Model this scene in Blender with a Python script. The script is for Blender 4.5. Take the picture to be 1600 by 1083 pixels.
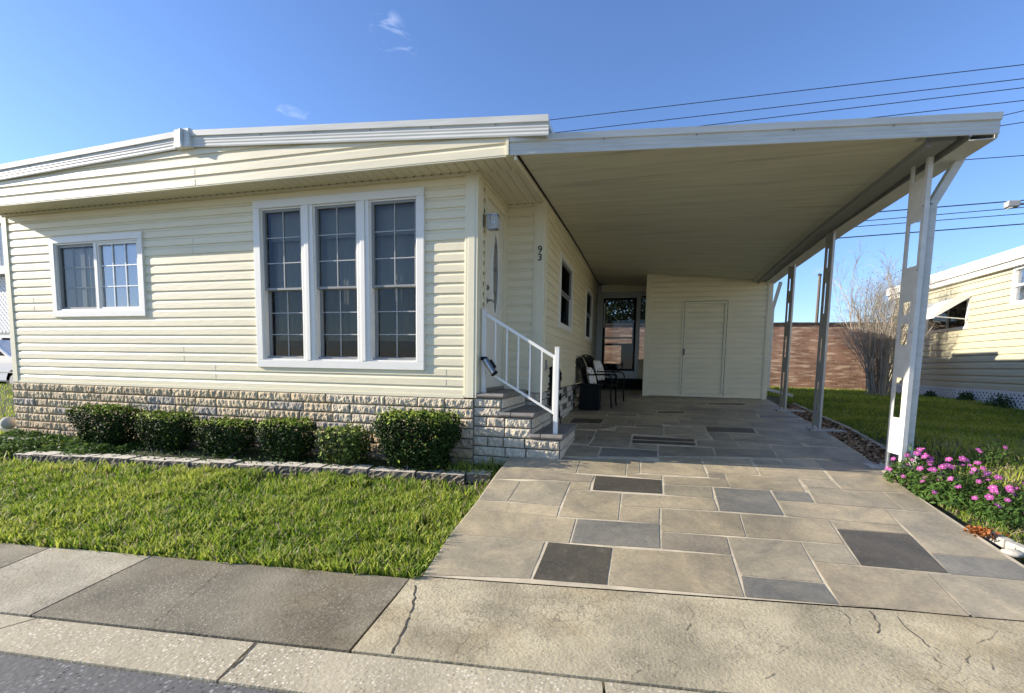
import bpy, math, random
import numpy as np
from mathutils import Vector, Matrix, noise
random.seed(7); rng = np.random.default_rng(7)
S = bpy.context.scene
for o in list(bpy.data.objects): bpy.data.objects.remove(o)

# ------------------------------------------------------------ camera
F, CX, CY = 761.93, 798.38, 641.25
def _rot(yaw, pitch, roll):
    B = np.array([[1,0,0],[0,0,-1],[0,1,0]], float)
    c, s = math.cos(yaw), math.sin(yaw); Rz = np.array([[c,s,0],[-s,c,0],[0,0,1]])
    c, s = math.cos(pitch), math.sin(pitch); Rx = np.array([[1,0,0],[0,c,-s],[0,s,c]])
    c, s = math.cos(roll), math.sin(roll); Rr = np.array([[c,-s,0],[s,c,0],[0,0,1]])
    return Rr @ Rx @ B @ Rz
MC = _rot(.262428582, .0932560787, .0166648196)
cam = bpy.data.cameras.new('camera'); co = bpy.data.objects.new('camera', cam); S.collection.objects.link(co)
cam.sensor_width = 36; cam.lens = F/1600*36
cam.shift_x = (800-CX)/1600; cam.shift_y = (CY-541.5)/1600
cam.clip_start = .05; cam.clip_end = 2000
m = Matrix(((MC[0][0], -MC[1][0], -MC[2][0], 0), (MC[0][1], -MC[1][1], -MC[2][1], 0), (MC[0][2], -MC[1][2], -MC[2][2], 0), (0,0,0,1)))
co.matrix_world = m
S.camera = co

# ------------------------------------------------------------ light
SUN = Vector((-2.56, -.565, 1.0)).normalized()          # towards the sun
ELEV = math.asin(SUN.z); AZ = math.atan2(SUN.x, SUN.y)
S.render.engine = 'CYCLES'
S.view_settings.view_transform = 'Standard'; S.view_settings.look = 'None'
S.view_settings.gamma = 1; S.view_settings.exposure = 1.12
W = bpy.data.worlds.new('World'); S.world = W; W.use_nodes = True
wt = W.node_tree; wt.nodes.clear()
def wn(t, **k):
    n = wt.nodes.new(t)
    for a, b in k.items(): setattr(n, a, b)
    return n
sky = wn('ShaderNodeTexSky'); sky.sky_type = 'NISHITA'; sky.sun_disc = False
sky.sun_elevation = ELEV; sky.sun_rotation = AZ % (2*math.pi); sky.altitude = 5
sky.air_density = 1.0; sky.dust_density = .3; sky.ozone_density = 5.0
bg = wn('ShaderNodeBackground'); bg.inputs[1].default_value = .14
out = wn('ShaderNodeOutputWorld')
# thin wisps of cloud, fixed in the sky by direction
tc = wn('ShaderNodeTexCoord'); mp = wn('ShaderNodeMapping'); mp.inputs['Scale'].default_value = (7, 7, 20)
nz = wn('ShaderNodeTexNoise'); nz.inputs['Scale'].default_value = 3.0; nz.inputs['Detail'].default_value = 7; nz.inputs['Distortion'].default_value = .6
cr = wn('ShaderNodeValToRGB'); cr.color_ramp.elements[0].position = .52; cr.color_ramp.elements[1].position = .80
cr.color_ramp.elements[0].color = (0,0,0,1); cr.color_ramp.elements[1].color = (.30,.30,.30,1)
wt.links.new(tc.outputs['Generated'], mp.inputs[0]); wt.links.new(mp.outputs[0], nz.inputs['Vector']); wt.links.new(nz.outputs['Fac'], cr.inputs[0])
acc = None
for (u_, v_, deg) in ((606,50,1.9), (633,74,1.3), (452,175,1.4), (540,63,.7), (482,188,.8)):
    d_ = MC.T @ np.array([(u_-CX)/F, (v_-CY)/F, 1.]); d_ = d_/np.linalg.norm(d_)
    dt = wn('ShaderNodeVectorMath', operation='DOT_PRODUCT'); dt.inputs[1].default_value = tuple(d_); nm = wn('ShaderNodeVectorMath', operation='NORMALIZE')
    wt.links.new(tc.outputs['Generated'], nm.inputs[0]); wt.links.new(nm.outputs[0], dt.inputs[0])
    rg = wn('ShaderNodeMapRange'); rg.interpolation_type = 'SMOOTHSTEP'; rg.inputs[1].default_value = math.cos(math.radians(deg)); rg.inputs[2].default_value = 1.0
    wt.links.new(dt.outputs['Value'], rg.inputs[0])
    if acc is None: acc = rg.outputs[0]
    else:
        ad = wn('ShaderNodeMath', operation='MAXIMUM'); wt.links.new(acc, ad.inputs[0]); wt.links.new(rg.outputs[0], ad.inputs[1]); acc = ad.outputs[0]
ml = wn('ShaderNodeMath', operation='MULTIPLY'); wt.links.new(acc, ml.inputs[0]); wt.links.new(cr.outputs[0], ml.inputs[1])
mx = wn('ShaderNodeMixRGB'); mx.inputs[2].default_value = (5.5,5.8,6.4,1); wt.links.new(ml.outputs[0], mx.inputs[0])
tint = wn('ShaderNodeMixRGB', blend_type='MULTIPLY'); tint.inputs[0].default_value = 1; tint.inputs[2].default_value = (.78, .755, .84, 1); wt.links.new(sky.outputs[0], tint.inputs[1])
wt.links.new(tint.outputs[0], mx.inputs[1]); wt.links.new(mx.outputs[0], bg.inputs[0]); wt.links.new(bg.outputs[0], out.inputs[0])
sl = bpy.data.lights.new('sun', 'SUN'); sl.energy = 4.5; sl.angle = math.radians(.5); sl.color = (1, .90, .77)
so = bpy.data.objects.new('sun', sl); S.collection.objects.link(so)
so.rotation_euler = (-SUN).to_track_quat('-Z', 'Y').to_euler()

# ------------------------------------------------------------ ground height and pixel rays
def sst(t): t = max(0., min(1., t)); return t*t*(3-2*t)
def H(x, y):
    z = -1.335 + .07*max(-.5, min(y, 11.6))
    g = sst((y-2.6)/1.6)*sst((8.2-y)/3.2)
    return z + .115*g*max(0., min(1., (2.1-x)/2.9))*(1 if x > -1.5 else 0)
def HL(x, y):            # lawns: plain slope, slightly lower to the right
    return -1.335 + .07*max(-.5, min(y, 11.6)) - .03*max(0, min(1, (x-3)/3)) + .17*sst((x-2.55)/.6)*(1-sst((y-6.5)/3))*sst((y-3.2)/1.2)
def ray(u, v): return MC.T @ np.array([(u-CX)/F, (v-CY)/F, 1.])
def gp(u, v, f=H):
    d = ray(u, v); t = 1.0/abs(d[2])
    for _ in range(60):
        z = f(d[0]*t, d[1]*t); t = .5*t + .5*z/d[2]
    return Vector((d[0]*t, d[1]*t, f(d[0]*t, d[1]*t)))
def onY(u, v, Y): d = ray(u, v); return Vector(d*Y/d[1])
def onX(u, v, X): d = ray(u, v); return Vector(d*X/d[0])

# ------------------------------------------------------------ materials
MATS = {}
def mat(name, col, rough=.6, metal=0, bump=0, bscale=40, vary=0, vscale=3, attr=False, transl=0, spec=.5, stretch=(1,1,1), alpha=1, coat=0, detail=6):
    M = bpy.data.materials.new(name); M.use_nodes = True; t = M.node_tree; N = t.nodes; L = t.links
    b = N['Principled BSDF']; b.inputs['Roughness'].default_value = rough; b.inputs['Metallic'].default_value = metal
    b.inputs['Specular IOR Level'].default_value = spec; b.inputs['Coat Weight'].default_value = coat
    tcn = N.new('ShaderNodeTexCoord'); mpn = N.new('ShaderNodeMapping'); mpn.inputs['Scale'].default_value = stretch
    geo = N.new('ShaderNodeNewGeometry'); L.new(geo.outputs['Position'], mpn.inputs[0])
    src = None
    if attr:
        a = N.new('ShaderNodeAttribute'); a.attribute_name = 'Col'; src = a.outputs['Color']
    else:
        r = N.new('ShaderNodeRGB'); r.outputs[0].default_value = (*col, 1); src = r.outputs[0]
    if vary:
        n = N.new('ShaderNodeTexNoise'); n.inputs['Scale'].default_value = vscale; n.inputs['Detail'].default_value = detail; n.inputs['Roughness'].default_value = .6
        L.new(mpn.outputs[0], n.inputs['Vector'])
        mr = N.new('ShaderNodeMapRange'); mr.inputs[1].default_value = .3; mr.inputs[2].default_value = .7
        mr.inputs[3].default_value = 1-vary; mr.inputs[4].default_value = 1+vary*.6
        L.new(n.outputs['Fac'], mr.inputs[0])
        mm = N.new('ShaderNodeVectorMath'); mm.operation = 'SCALE'; L.new(src, mm.inputs[0]); L.new(mr.outputs[0], mm.inputs['Scale']); src = mm.outputs[0]
    L.new(src, b.inputs['Base Color'])
    if bump:
        n2 = N.new('ShaderNodeTexNoise'); n2.inputs['Scale'].default_value = bscale; n2.inputs['Detail'].default_value = 5
        L.new(mpn.outputs[0], n2.inputs['Vector'])
        bp = N.new('ShaderNodeBump'); bp.inputs['Strength'].default_value = bump; bp.inputs['Distance'].default_value = .01
        L.new(n2.outputs['Fac'], bp.inputs['Height']); L.new(bp.outputs[0], b.inputs['Normal'])
    if transl:
        tr = N.new('ShaderNodeBsdfTranslucent'); L.new(src, tr.inputs['Color'])
        mxs = N.new('ShaderNodeMixShader'); mxs.inputs[0].default_value = transl
        L.new(b.outputs[0], mxs.inputs[1]); L.new(tr.outputs[0], mxs.inputs[2]); L.new(mxs.outputs[0], N['Material Output'].inputs[0])
    MATS[name] = M; return M
def nodes(M): return M.node_tree.nodes, M.node_tree.links, M.node_tree.nodes['Principled BSDF']
def glass(name, tint, refl=.06, k=1.0):
    M = bpy.data.materials.new(name); M.use_nodes = True; N = M.node_tree.nodes; L = M.node_tree.links; N.clear()
    o = N.new('ShaderNodeOutputMaterial'); t = N.new('ShaderNodeBsdfTransparent'); t.inputs[0].default_value = (*tint, 1)
    g = N.new('ShaderNodeBsdfGlossy'); g.inputs['Roughness'].default_value = .02; g.inputs[0].default_value = (.9,.93,1,1)
    fr = N.new('ShaderNodeFresnel'); fr.inputs[0].default_value = 1.5
    ma = N.new('ShaderNodeMath'); ma.operation = 'MULTIPLY_ADD'; ma.inputs[1].default_value = k; ma.inputs[2].default_value = refl
    n = N.new('ShaderNodeTexNoise'); n.inputs['Scale'].default_value = 2.5
    bp = N.new('ShaderNodeBump'); bp.inputs['Strength'].default_value = .05; bp.inputs['Distance'].default_value = .02
    L.new(n.outputs[0], bp.inputs['Height']); L.new(bp.outputs[0], g.inputs['Normal'])
    mx = N.new('ShaderNodeMixShader'); L.new(fr.outputs[0], ma.inputs[0]); L.new(ma.outputs[0], mx.inputs[0])
    L.new(t.outputs[0], mx.inputs[1]); L.new(g.outputs[0], mx.inputs[2]); L.new(mx.outputs[0], o.inputs[0])
    MATS[name] = M; return M

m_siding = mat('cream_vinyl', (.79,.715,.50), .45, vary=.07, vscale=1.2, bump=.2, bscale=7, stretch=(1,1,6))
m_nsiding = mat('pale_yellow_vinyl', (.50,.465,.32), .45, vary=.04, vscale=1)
m_trim = mat('white_trim', (.80,.775,.70), .4, vary=.04, vscale=4)
m_ctrim = mat('cream_trim', (.76,.70,.50), .42, vary=.04, vscale=4)
m_fascia = mat('white_aluminium', (.64,.64,.575), .42, vary=.14, vscale=5, bump=.05, bscale=30, stretch=(.35,.35,4))
m_soffit = mat('cream_soffit', (.66,.60,.42), .5, vary=.06, vscale=2)
m_ceil = mat('carport_ceiling_metal', (.62,.60,.445), .5, vary=.12, vscale=1.6, stretch=(.5,6,1))
m_metal = mat('galvanised_grey', (.44,.43,.40), .45, .3, vary=.15, vscale=6)
m_white = mat('white_paint', (.80,.785,.72), .35, vary=.04, vscale=8)
m_post = mat('white_post_paint', (.68,.665,.60), .42, vary=.12, vscale=9)
m_black = mat('black_metal', (.010,.010,.010), .6, spec=.15)
m_sling = mat('dark_sling_fabric', (.02,.02,.018), .9, spec=.1)
m_header = mat('dull_dark_aluminium', (.29,.29,.26), .6)
m_stone = mat('split_stone', (.5,.45,.35), .9, attr=True, vary=.28, vscale=26, bump=.5, bscale=70)
m_joint = mat('dark_mortar', (.14,.115,.08), .95, vary=.3, vscale=20)
m_tread = mat('bullnose_stone', (.20,.185,.16), .75, vary=.2, vscale=9, bump=.25, bscale=50)
m_tile = mat('slate_tile', (.3,.3,.3), .55, attr=True)
m_grout = mat('cream_grout', (.58,.50,.345), .85, vary=.35, vscale=5)
m_concrete = mat('weathered_concrete', (.3,.27,.22), .9, attr=True, vary=.5, vscale=2.2, detail=14)
m_crack = mat('crack_dirt', (.075,.058,.038), .95)
m_asphalt = mat('asphalt', (.115,.115,.108), .85)
m_soil = mat('soil', (.055,.055,.025), .95, vary=.5, vscale=14, bump=.6, bscale=60)
m_mulch = mat('mulch', (.20,.12,.06), .95, attr=True, vary=.3, vscale=30)
m_grass = mat('grass_blade', (.2,.3,.05), .55, attr=True, transl=.40, spec=.18)
m_leaf = mat('hedge_leaf', (.03,.06,.015), .6, attr=True, transl=.10, spec=.10)
m_flower = mat('pink_petal', (.46,.09,.34), .6, transl=.3)
m_fcentre = mat('petal_centre', (.75,.45,.55), .6)
m_bark = mat('bark', (.14,.11,.08), .9, vary=.3, vscale=20)
m_twig = mat('dry_twig', (.38,.33,.26), .85, vary=.25, vscale=8)
m_brick = mat('garden_wall_brick', (.35,.17,.1), .9)
m_cap = mat('dark_wall_cap', (.05,.035,.03), .8, vary=.3, vscale=5)
m_dark = mat('dark_interior', (.02,.02,.02), .95, spec=.1)
m_curtain = mat('sheer_curtain', (.66,.66,.58), .9, transl=.35)
m_curtain2 = mat('pale_curtain', (.86,.90,.90), .9, transl=.3)
m_door = mat('cream_door_paint', (.72,.69,.58), .35)
m_leaded = mat('leaded_glass', (.16,.17,.15), .15, vary=.5, vscale=25, spec=.8)
m_steel = mat('brushed_nickel', (.35,.34,.32), .3, .9)
m_num = mat('number_black', (.02,.02,.02), .5)
m_cushion = mat('cushion_cloth', (.65,.62,.54), .9)
m_splash = mat('grey_plastic', (.20,.22,.225), .6, vary=.05)
m_rock = mat('pale_rock', (.46,.43,.36), .85, vary=.15, vscale=15, bump=.4)
m_carw = mat('white_car_paint', (.75,.76,.76), .15, coat=.6)
m_tyre = mat('tyre_rubber', (.015,.015,.015), .8)
m_lattice = mat('white_lattice', (.72,.72,.70), .6)
m_greyw = mat('grey_green_siding', (.22,.25,.24), .6)
m_screen = mat('aluminium_screen_frame', (.33,.34,.33), .4, .5)
m_wire = mat('cable_black', (.02,.022,.03), .6)
m_muntin = mat('grey_muntin', (.36,.37,.36), .4)
m_bronze = mat('grey_sash', (.26,.265,.255), .4)
m_frost = mat('pale_muntin', (.70,.74,.75), .4)
g_main = glass('window_glass', (.66,.68,.66), .012, .55)
g_clear = glass('clear_glass', (.94,.96,.96), .03, .7)
g_dark = glass('dark_glass', (.46,.48,.46), .01, .45)
g_boosted = glass('boosted_reflection_glass', (.94,.97,.96), .13, 1.2)  # reflection raised beyond real glass so the pane looks bright
g_screen = glass('insect_screened_glass', (.25,.25,.25), .0, .10)

# tile: swirly slate
N, L, b = nodes(m_tile)
geo = N['Geometry'] if 'Geometry' in N else [n for n in N if n.type == 'NEW_GEOMETRY'][0]
att = [n for n in N if n.type == 'ATTRIBUTE'][0]
n1 = N.new('ShaderNodeTexNoise'); n1.inputs['Scale'].default_value = 1.6; n1.inputs['Detail'].default_value = 12; n1.inputs['Roughness'].default_value = .68; n1.inputs['Distortion'].default_value = 1.6
L.new(geo.outputs['Position'], n1.inputs['Vector'])
cr1 = N.new('ShaderNodeValToRGB'); e = cr1.color_ramp.elements
e[0].position = .32; e[0].color = (.70,.685,.63,1); e[1].position = .68; e[1].color = (1.30,1.19,.97,1)
L.new(n1.outputs['Fac'], cr1.inputs[0])
mm = N.new('ShaderNodeMixRGB'); mm.blend_type = 'MULTIPLY'; mm.inputs[0].default_value = 1
L.new(att.outputs['Color'], mm.inputs[1]); L.new(cr1.outputs[0], mm.inputs[2])
n2 = N.new('ShaderNodeTexNoise'); n2.inputs['Scale'].default_value = 3.3; n2.inputs['Detail'].default_value = 3; n2.inputs['Distortion'].default_value = 2.6
L.new(geo.outputs['Position'], n2.inputs['Vector'])
cr2 = N.new('ShaderNodeValToRGB'); e = cr2.color_ramp.elements; e[0].position = .485; e[0].color = (0,0,0,1); e[1].position = .50; e[1].color = (1,1,1,1)
k = cr2.color_ramp.elements.new(.515); k.color = (0,0,0,1)
L.new(n2.outputs['Fac'], cr2.inputs[0])
sc = N.new('ShaderNodeMath'); sc.operation = 'MULTIPLY'; sc.inputs[1].default_value = .10; L.new(cr2.outputs[0], sc.inputs[0])
mv = N.new('ShaderNodeMixRGB'); mv.inputs[2].default_value = (.46,.42,.35,1); L.new(sc.outputs[0], mv.inputs[0]); L.new(mm.outputs[0], mv.inputs[1])
n4 = N.new('ShaderNodeTexNoise'); n4.inputs['Scale'].default_value = .85; n4.inputs['Detail'].default_value = 9; n4.inputs['Roughness'].default_value = .7; L.new(geo.outputs['Position'], n4.inputs['Vector'])
m4 = N.new('ShaderNodeMapRange'); m4.inputs[1].default_value = .36; m4.inputs[2].default_value = .6; m4.inputs[3].default_value = .74; m4.inputs[4].default_value = 1.06; L.new(n4.outputs['Fac'], m4.inputs[0])
s4 = N.new('ShaderNodeVectorMath'); s4.operation = 'SCALE'; L.new(mv.outputs[0], s4.inputs[0]); L.new(m4.outputs[0], s4.inputs['Scale'])
n5 = N.new('ShaderNodeTexNoise'); n5.inputs['Scale'].default_value = 60; n5.inputs['Detail'].default_value = 3; L.new(geo.outputs['Position'], n5.inputs['Vector'])
m5 = N.new('ShaderNodeMapRange'); m5.inputs[1].default_value = .3; m5.inputs[2].default_value = .7; m5.inputs[3].default_value = .86; m5.inputs[4].default_value = 1.12; L.new(n5.outputs['Fac'], m5.inputs[0])
s5 = N.new('ShaderNodeVectorMath'); s5.operation = 'SCALE'; L.new(s4.outputs[0], s5.inputs[0]); L.new(m5.outputs[0], s5.inputs['Scale']); L.new(s5.outputs[0], b.inputs['Base Color'])
n3 = N.new('ShaderNodeTexNoise'); n3.inputs['Scale'].default_value = 7; n3.inputs['Detail'].default_value = 8; n3.inputs['Distortion'].default_value = 1.2
L.new(geo.outputs['Position'], n3.inputs['Vector'])
bpn = N.new('ShaderNodeBump'); bpn.inputs['Strength'].default_value = .35; bpn.inputs['Distance'].default_value = .012
L.new(n3.outputs['Fac'], bpn.inputs['Height']); L.new(bpn.outputs[0], b.inputs['Normal'])
# concrete: exposed aggregate speckle, stains
def aggregate(M, sc1, light, dark, amt, crackle=0):
    N, L, b = nodes(M); geo = [n for n in N if n.type == 'NEW_GEOMETRY'][0]
    lk = [l for l in L if l.to_socket == b.inputs['Base Color']][0]; src = lk.from_socket
    v = N.new('ShaderNodeTexVoronoi'); v.inputs['Scale'].default_value = sc1; L.new(geo.outputs['Position'], v.inputs['Vector'])
    wn_ = N.new('ShaderNodeTexNoise'); wn_.inputs['Scale'].default_value = 3.1; wn_.inputs['Detail'].default_value = 4; L.new(geo.outputs['Position'], wn_.inputs['Vector'])
    r = N.new('ShaderNodeValToRGB'); e = r.color_ramp.elements; e[0].position = .18; e[0].color = (1,1,1,1); e[1].position = .42; e[1].color = (0,0,0,1)
    L.new(v.outputs['Distance'], r.inputs[0])
    sep = N.new('ShaderNodeSeparateColor'); L.new(v.outputs['Color'], sep.inputs[0])
    r2 = N.new('ShaderNodeValToRGB'); e = r2.color_ramp.elements; e[0].color = (*dark,1); e[1].color = (*light,1); e[0].position = .35; e[1].position = .6
    L.new(sep.outputs[0], r2.inputs[0])
    q = N.new('ShaderNodeMath'); q.operation = 'MULTIPLY'; L.new(r.outputs[0], q.inputs[0])
    mrr = N.new('ShaderNodeMapRange'); mrr.inputs[1].default_value = .4; mrr.inputs[2].default_value = .62; mrr.inputs[3].default_value = .25*amt; mrr.inputs[4].default_value = amt
    L.new(wn_.outputs['Fac'], mrr.inputs[0]); L.new(mrr.outputs[0], q.inputs[1])
    mxx = N.new('ShaderNodeMixRGB'); L.new(q.outputs[0], mxx.inputs[0]); L.new(src, mxx.inputs[1]); L.new(r2.outputs[0], mxx.inputs[2])
    fin = mxx.outputs[0]
    if crackle:
        nd = N.new('ShaderNodeTexNoise'); nd.inputs['Scale'].default_value = 9; nd.inputs['Detail'].default_value = 4; L.new(geo.outputs['Position'], nd.inputs['Vector'])
        vm = N.new('ShaderNodeVectorMath'); vm.operation = 'MULTIPLY_ADD'; vm.inputs[1].default_value = (.12,.12,.12); L.new(nd.outputs['Color'], vm.inputs[0]); L.new(geo.outputs['Position'], vm.inputs[2])
        ve = N.new('ShaderNodeTexVoronoi'); ve.feature = 'DISTANCE_TO_EDGE'; ve.inputs['Scale'].default_value = 17; L.new(vm.outputs[0], ve.inputs['Vector'])
        re = N.new('ShaderNodeValToRGB'); e = re.color_ramp.elements; e[0].position = .0; e[0].color = (1,1,1,1); e[1].position = .055; e[1].color = (0,0,0,1); L.new(ve.outputs['Distance'], re.inputs[0])
        nm = N.new('ShaderNodeTexNoise'); nm.inputs['Scale'].default_value = 1.7; nm.inputs['Detail'].default_value = 5; L.new(geo.outputs['Position'], nm.inputs['Vector'])
        rm = N.new('ShaderNodeMapRange'); rm.inputs[1].default_value = .42; rm.inputs[2].default_value = .62; rm.inputs[3].default_value = 0; rm.inputs[4].default_value = crackle; L.new(nm.outputs['Fac'], rm.inputs[0])
        qm = N.new('ShaderNodeMath'); qm.operation = 'MULTIPLY'; L.new(re.outputs[0], qm.inputs[0]); L.new(rm.outputs[0], qm.inputs[1])
        mc = N.new('ShaderNodeMixRGB'); mc.inputs[2].default_value = (.10,.08,.05,1); L.new(qm.outputs[0], mc.inputs[0]); L.new(fin, mc.inputs[1]); fin = mc.outputs[0]
        ns = N.new('ShaderNodeTexNoise'); ns.inputs['Scale'].default_value = .9; ns.inputs['Detail'].default_value = 8; ns.inputs['Roughness'].default_value = .7; L.new(geo.outputs['Position'], ns.inputs['Vector'])
        rs = N.new('ShaderNodeMapRange'); rs.inputs[1].default_value = .48; rs.inputs[2].default_value = .66; rs.inputs[3].default_value = 0; rs.inputs[4].default_value = .65; L.new(ns.outputs['Fac'], rs.inputs[0])
        ms = N.new('ShaderNodeMixRGB'); ms.blend_type = 'MULTIPLY'; ms.inputs[2].default_value = (.62,.52,.36,1); L.new(rs.outputs[0], ms.inputs[0]); L.new(fin, ms.inputs[1]); fin = ms.outputs[0]
    L.new(fin, b.inputs['Base Color'])
    n = N.new('ShaderNodeTexNoise'); n.inputs['Scale'].default_value = sc1*.9; n.inputs['Detail'].default_value = 6; L.new(geo.outputs['Position'], n.inputs['Vector'])
    bp = N.new('ShaderNodeBump'); bp.inputs['Strength'].default_value = .55; bp.inputs['Distance'].default_value = .006
    L.new(n.outputs['Fac'], bp.inputs['Height']); L.new(bp.outputs[0], b.inputs['Normal'])
aggregate(m_concrete, 75, (.52,.47,.36), (.08,.07,.05), .6, .62)
m_gutter = mat('exposed_aggregate', (.4,.36,.27), .9, attr=True, vary=.25, vscale=2.0, detail=10)
aggregate(m_gutter, 62, (.80,.74,.58), (.22,.18,.12), 1.0)
aggregate(m_asphalt, 48, (.30,.30,.28), (.02,.02,.02), 1.0)
# brick wall
N, L, b = nodes(m_brick); geo = [n for n in N if n.type == 'NEW_GEOMETRY'][0]
sx = N.new('ShaderNodeSeparateXYZ'); L.new(geo.outputs['Position'], sx.inputs[0])
cb = N.new('ShaderNodeCombineXYZ'); L.new(sx.outputs[0], cb.inputs[0]); L.new(sx.outputs[2], cb.inputs[1])
br = N.new('ShaderNodeTexBrick'); br.inputs['Color1'].default_value = (.23,.125,.085,1); br.inputs['Color2'].default_value = (.36,.22,.15,1); br.inputs['Mortar'].default_value = (.33,.20,.13,1)
br.inputs['Scale'].default_value = 1; br.inputs['Brick Width'].default_value = .24; br.inputs['Row Height'].default_value = .075; br.inputs['Mortar Size'].default_value = .008; br.inputs['Bias'].default_value = -.1
L.new(cb.outputs[0], br.inputs['Vector'])
bn = N.new('ShaderNodeTexNoise'); bn.inputs['Scale'].default_value = 1.3; bn.inputs['Detail'].default_value = 5; L.new(cb.outputs[0], bn.inputs['Vector'])
bm_ = N.new('ShaderNodeMapRange'); bm_.inputs[1].default_value = .3; bm_.inputs[2].default_value = .7; bm_.inputs[3].default_value = .7; bm_.inputs[4].default_value = 1.25; L.new(bn.outputs['Fac'], bm_.inputs[0])
mpb = N.new('ShaderNodeMapping'); mpb.inputs['Scale'].default_value = (2.2, 13.3, 1); L.new(cb.outputs[0], mpb.inputs[0]); bn2 = N.new('ShaderNodeTexNoise'); bn2.inputs['Scale'].default_value = 1; bn2.inputs['Detail'].default_value = 3; L.new(mpb.outputs[0], bn2.inputs['Vector'])
rb = N.new('ShaderNodeValToRGB'); e = rb.color_ramp.elements; e[0].position = .52; e[0].color = (0,0,0,1); e[1].position = .66; e[1].color = (1,1,1,1); L.new(bn2.outputs['Fac'], rb.inputs[0])
mb2 = N.new('ShaderNodeMixRGB'); mb2.inputs[2].default_value = (.56,.42,.30,1); L.new(rb.outputs[0], mb2.inputs[0]); L.new(br.outputs['Color'], mb2.inputs[1])
bs = N.new('ShaderNodeVectorMath'); bs.operation = 'SCALE'; L.new(mb2.outputs[0], bs.inputs[0]); L.new(bm_.outputs[0], bs.inputs['Scale']); L.new(bs.outputs[0], b.inputs['Base Color'])
# carport ceiling: long thin dirt smears running along the panel joints
N, L, b = nodes(m_ceil); geo = [n for n in N if n.type == 'NEW_GEOMETRY'][0]
lk = [l for l in L if l.to_socket == b.inputs['Base Color']][0]; src = lk.from_socket
mpp = N.new('ShaderNodeMapping'); mpp.inputs['Scale'].default_value = (.9, 11, .01); mpp.inputs['Rotation'].default_value = (0,0,-.14); L.new(geo.outputs['Position'], mpp.inputs[0])
nn = N.new('ShaderNodeTexNoise'); nn.inputs['Scale'].default_value = 1; nn.inputs['Detail'].default_value = 4; L.new(mpp.outputs[0], nn.inputs['Vector'])
rr = N.new('ShaderNodeValToRGB'); e = rr.color_ramp.elements; e[0].position = .54; e[0].color = (0,0,0,1); e[1].position = .76; e[1].color = (.38,.38,.38,1); L.new(nn.outputs['Fac'], rr.inputs[0])
mq = N.new('ShaderNodeMixRGB'); mq.inputs[2].default_value = (.15,.14,.10,1); L.new(rr.outputs[0], mq.inputs[0]); L.new(src, mq.inputs[1]); L.new(mq.outputs[0], b.inputs['Base Color'])
# cushion pattern
N, L, b = nodes(m_cushion); geo = [n for n in N if n.type == 'NEW_GEOMETRY'][0]
v = N.new('ShaderNodeTexVoronoi'); v.inputs['Scale'].default_value = 16; L.new(geo.outputs['Position'], v.inputs['Vector'])
r = N.new('ShaderNodeValToRGB'); r.color_ramp.interpolation = 'CONSTANT'; e = r.color_ramp.elements; e[0].color = (.25,.20,.13,1); e[1].position = .3; e[1].color = (.72,.70,.64,1)
L.new(v.outputs['Distance'], r.inputs[0]); L.new(r.outputs[0], b.inputs['Base Color'])

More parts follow.
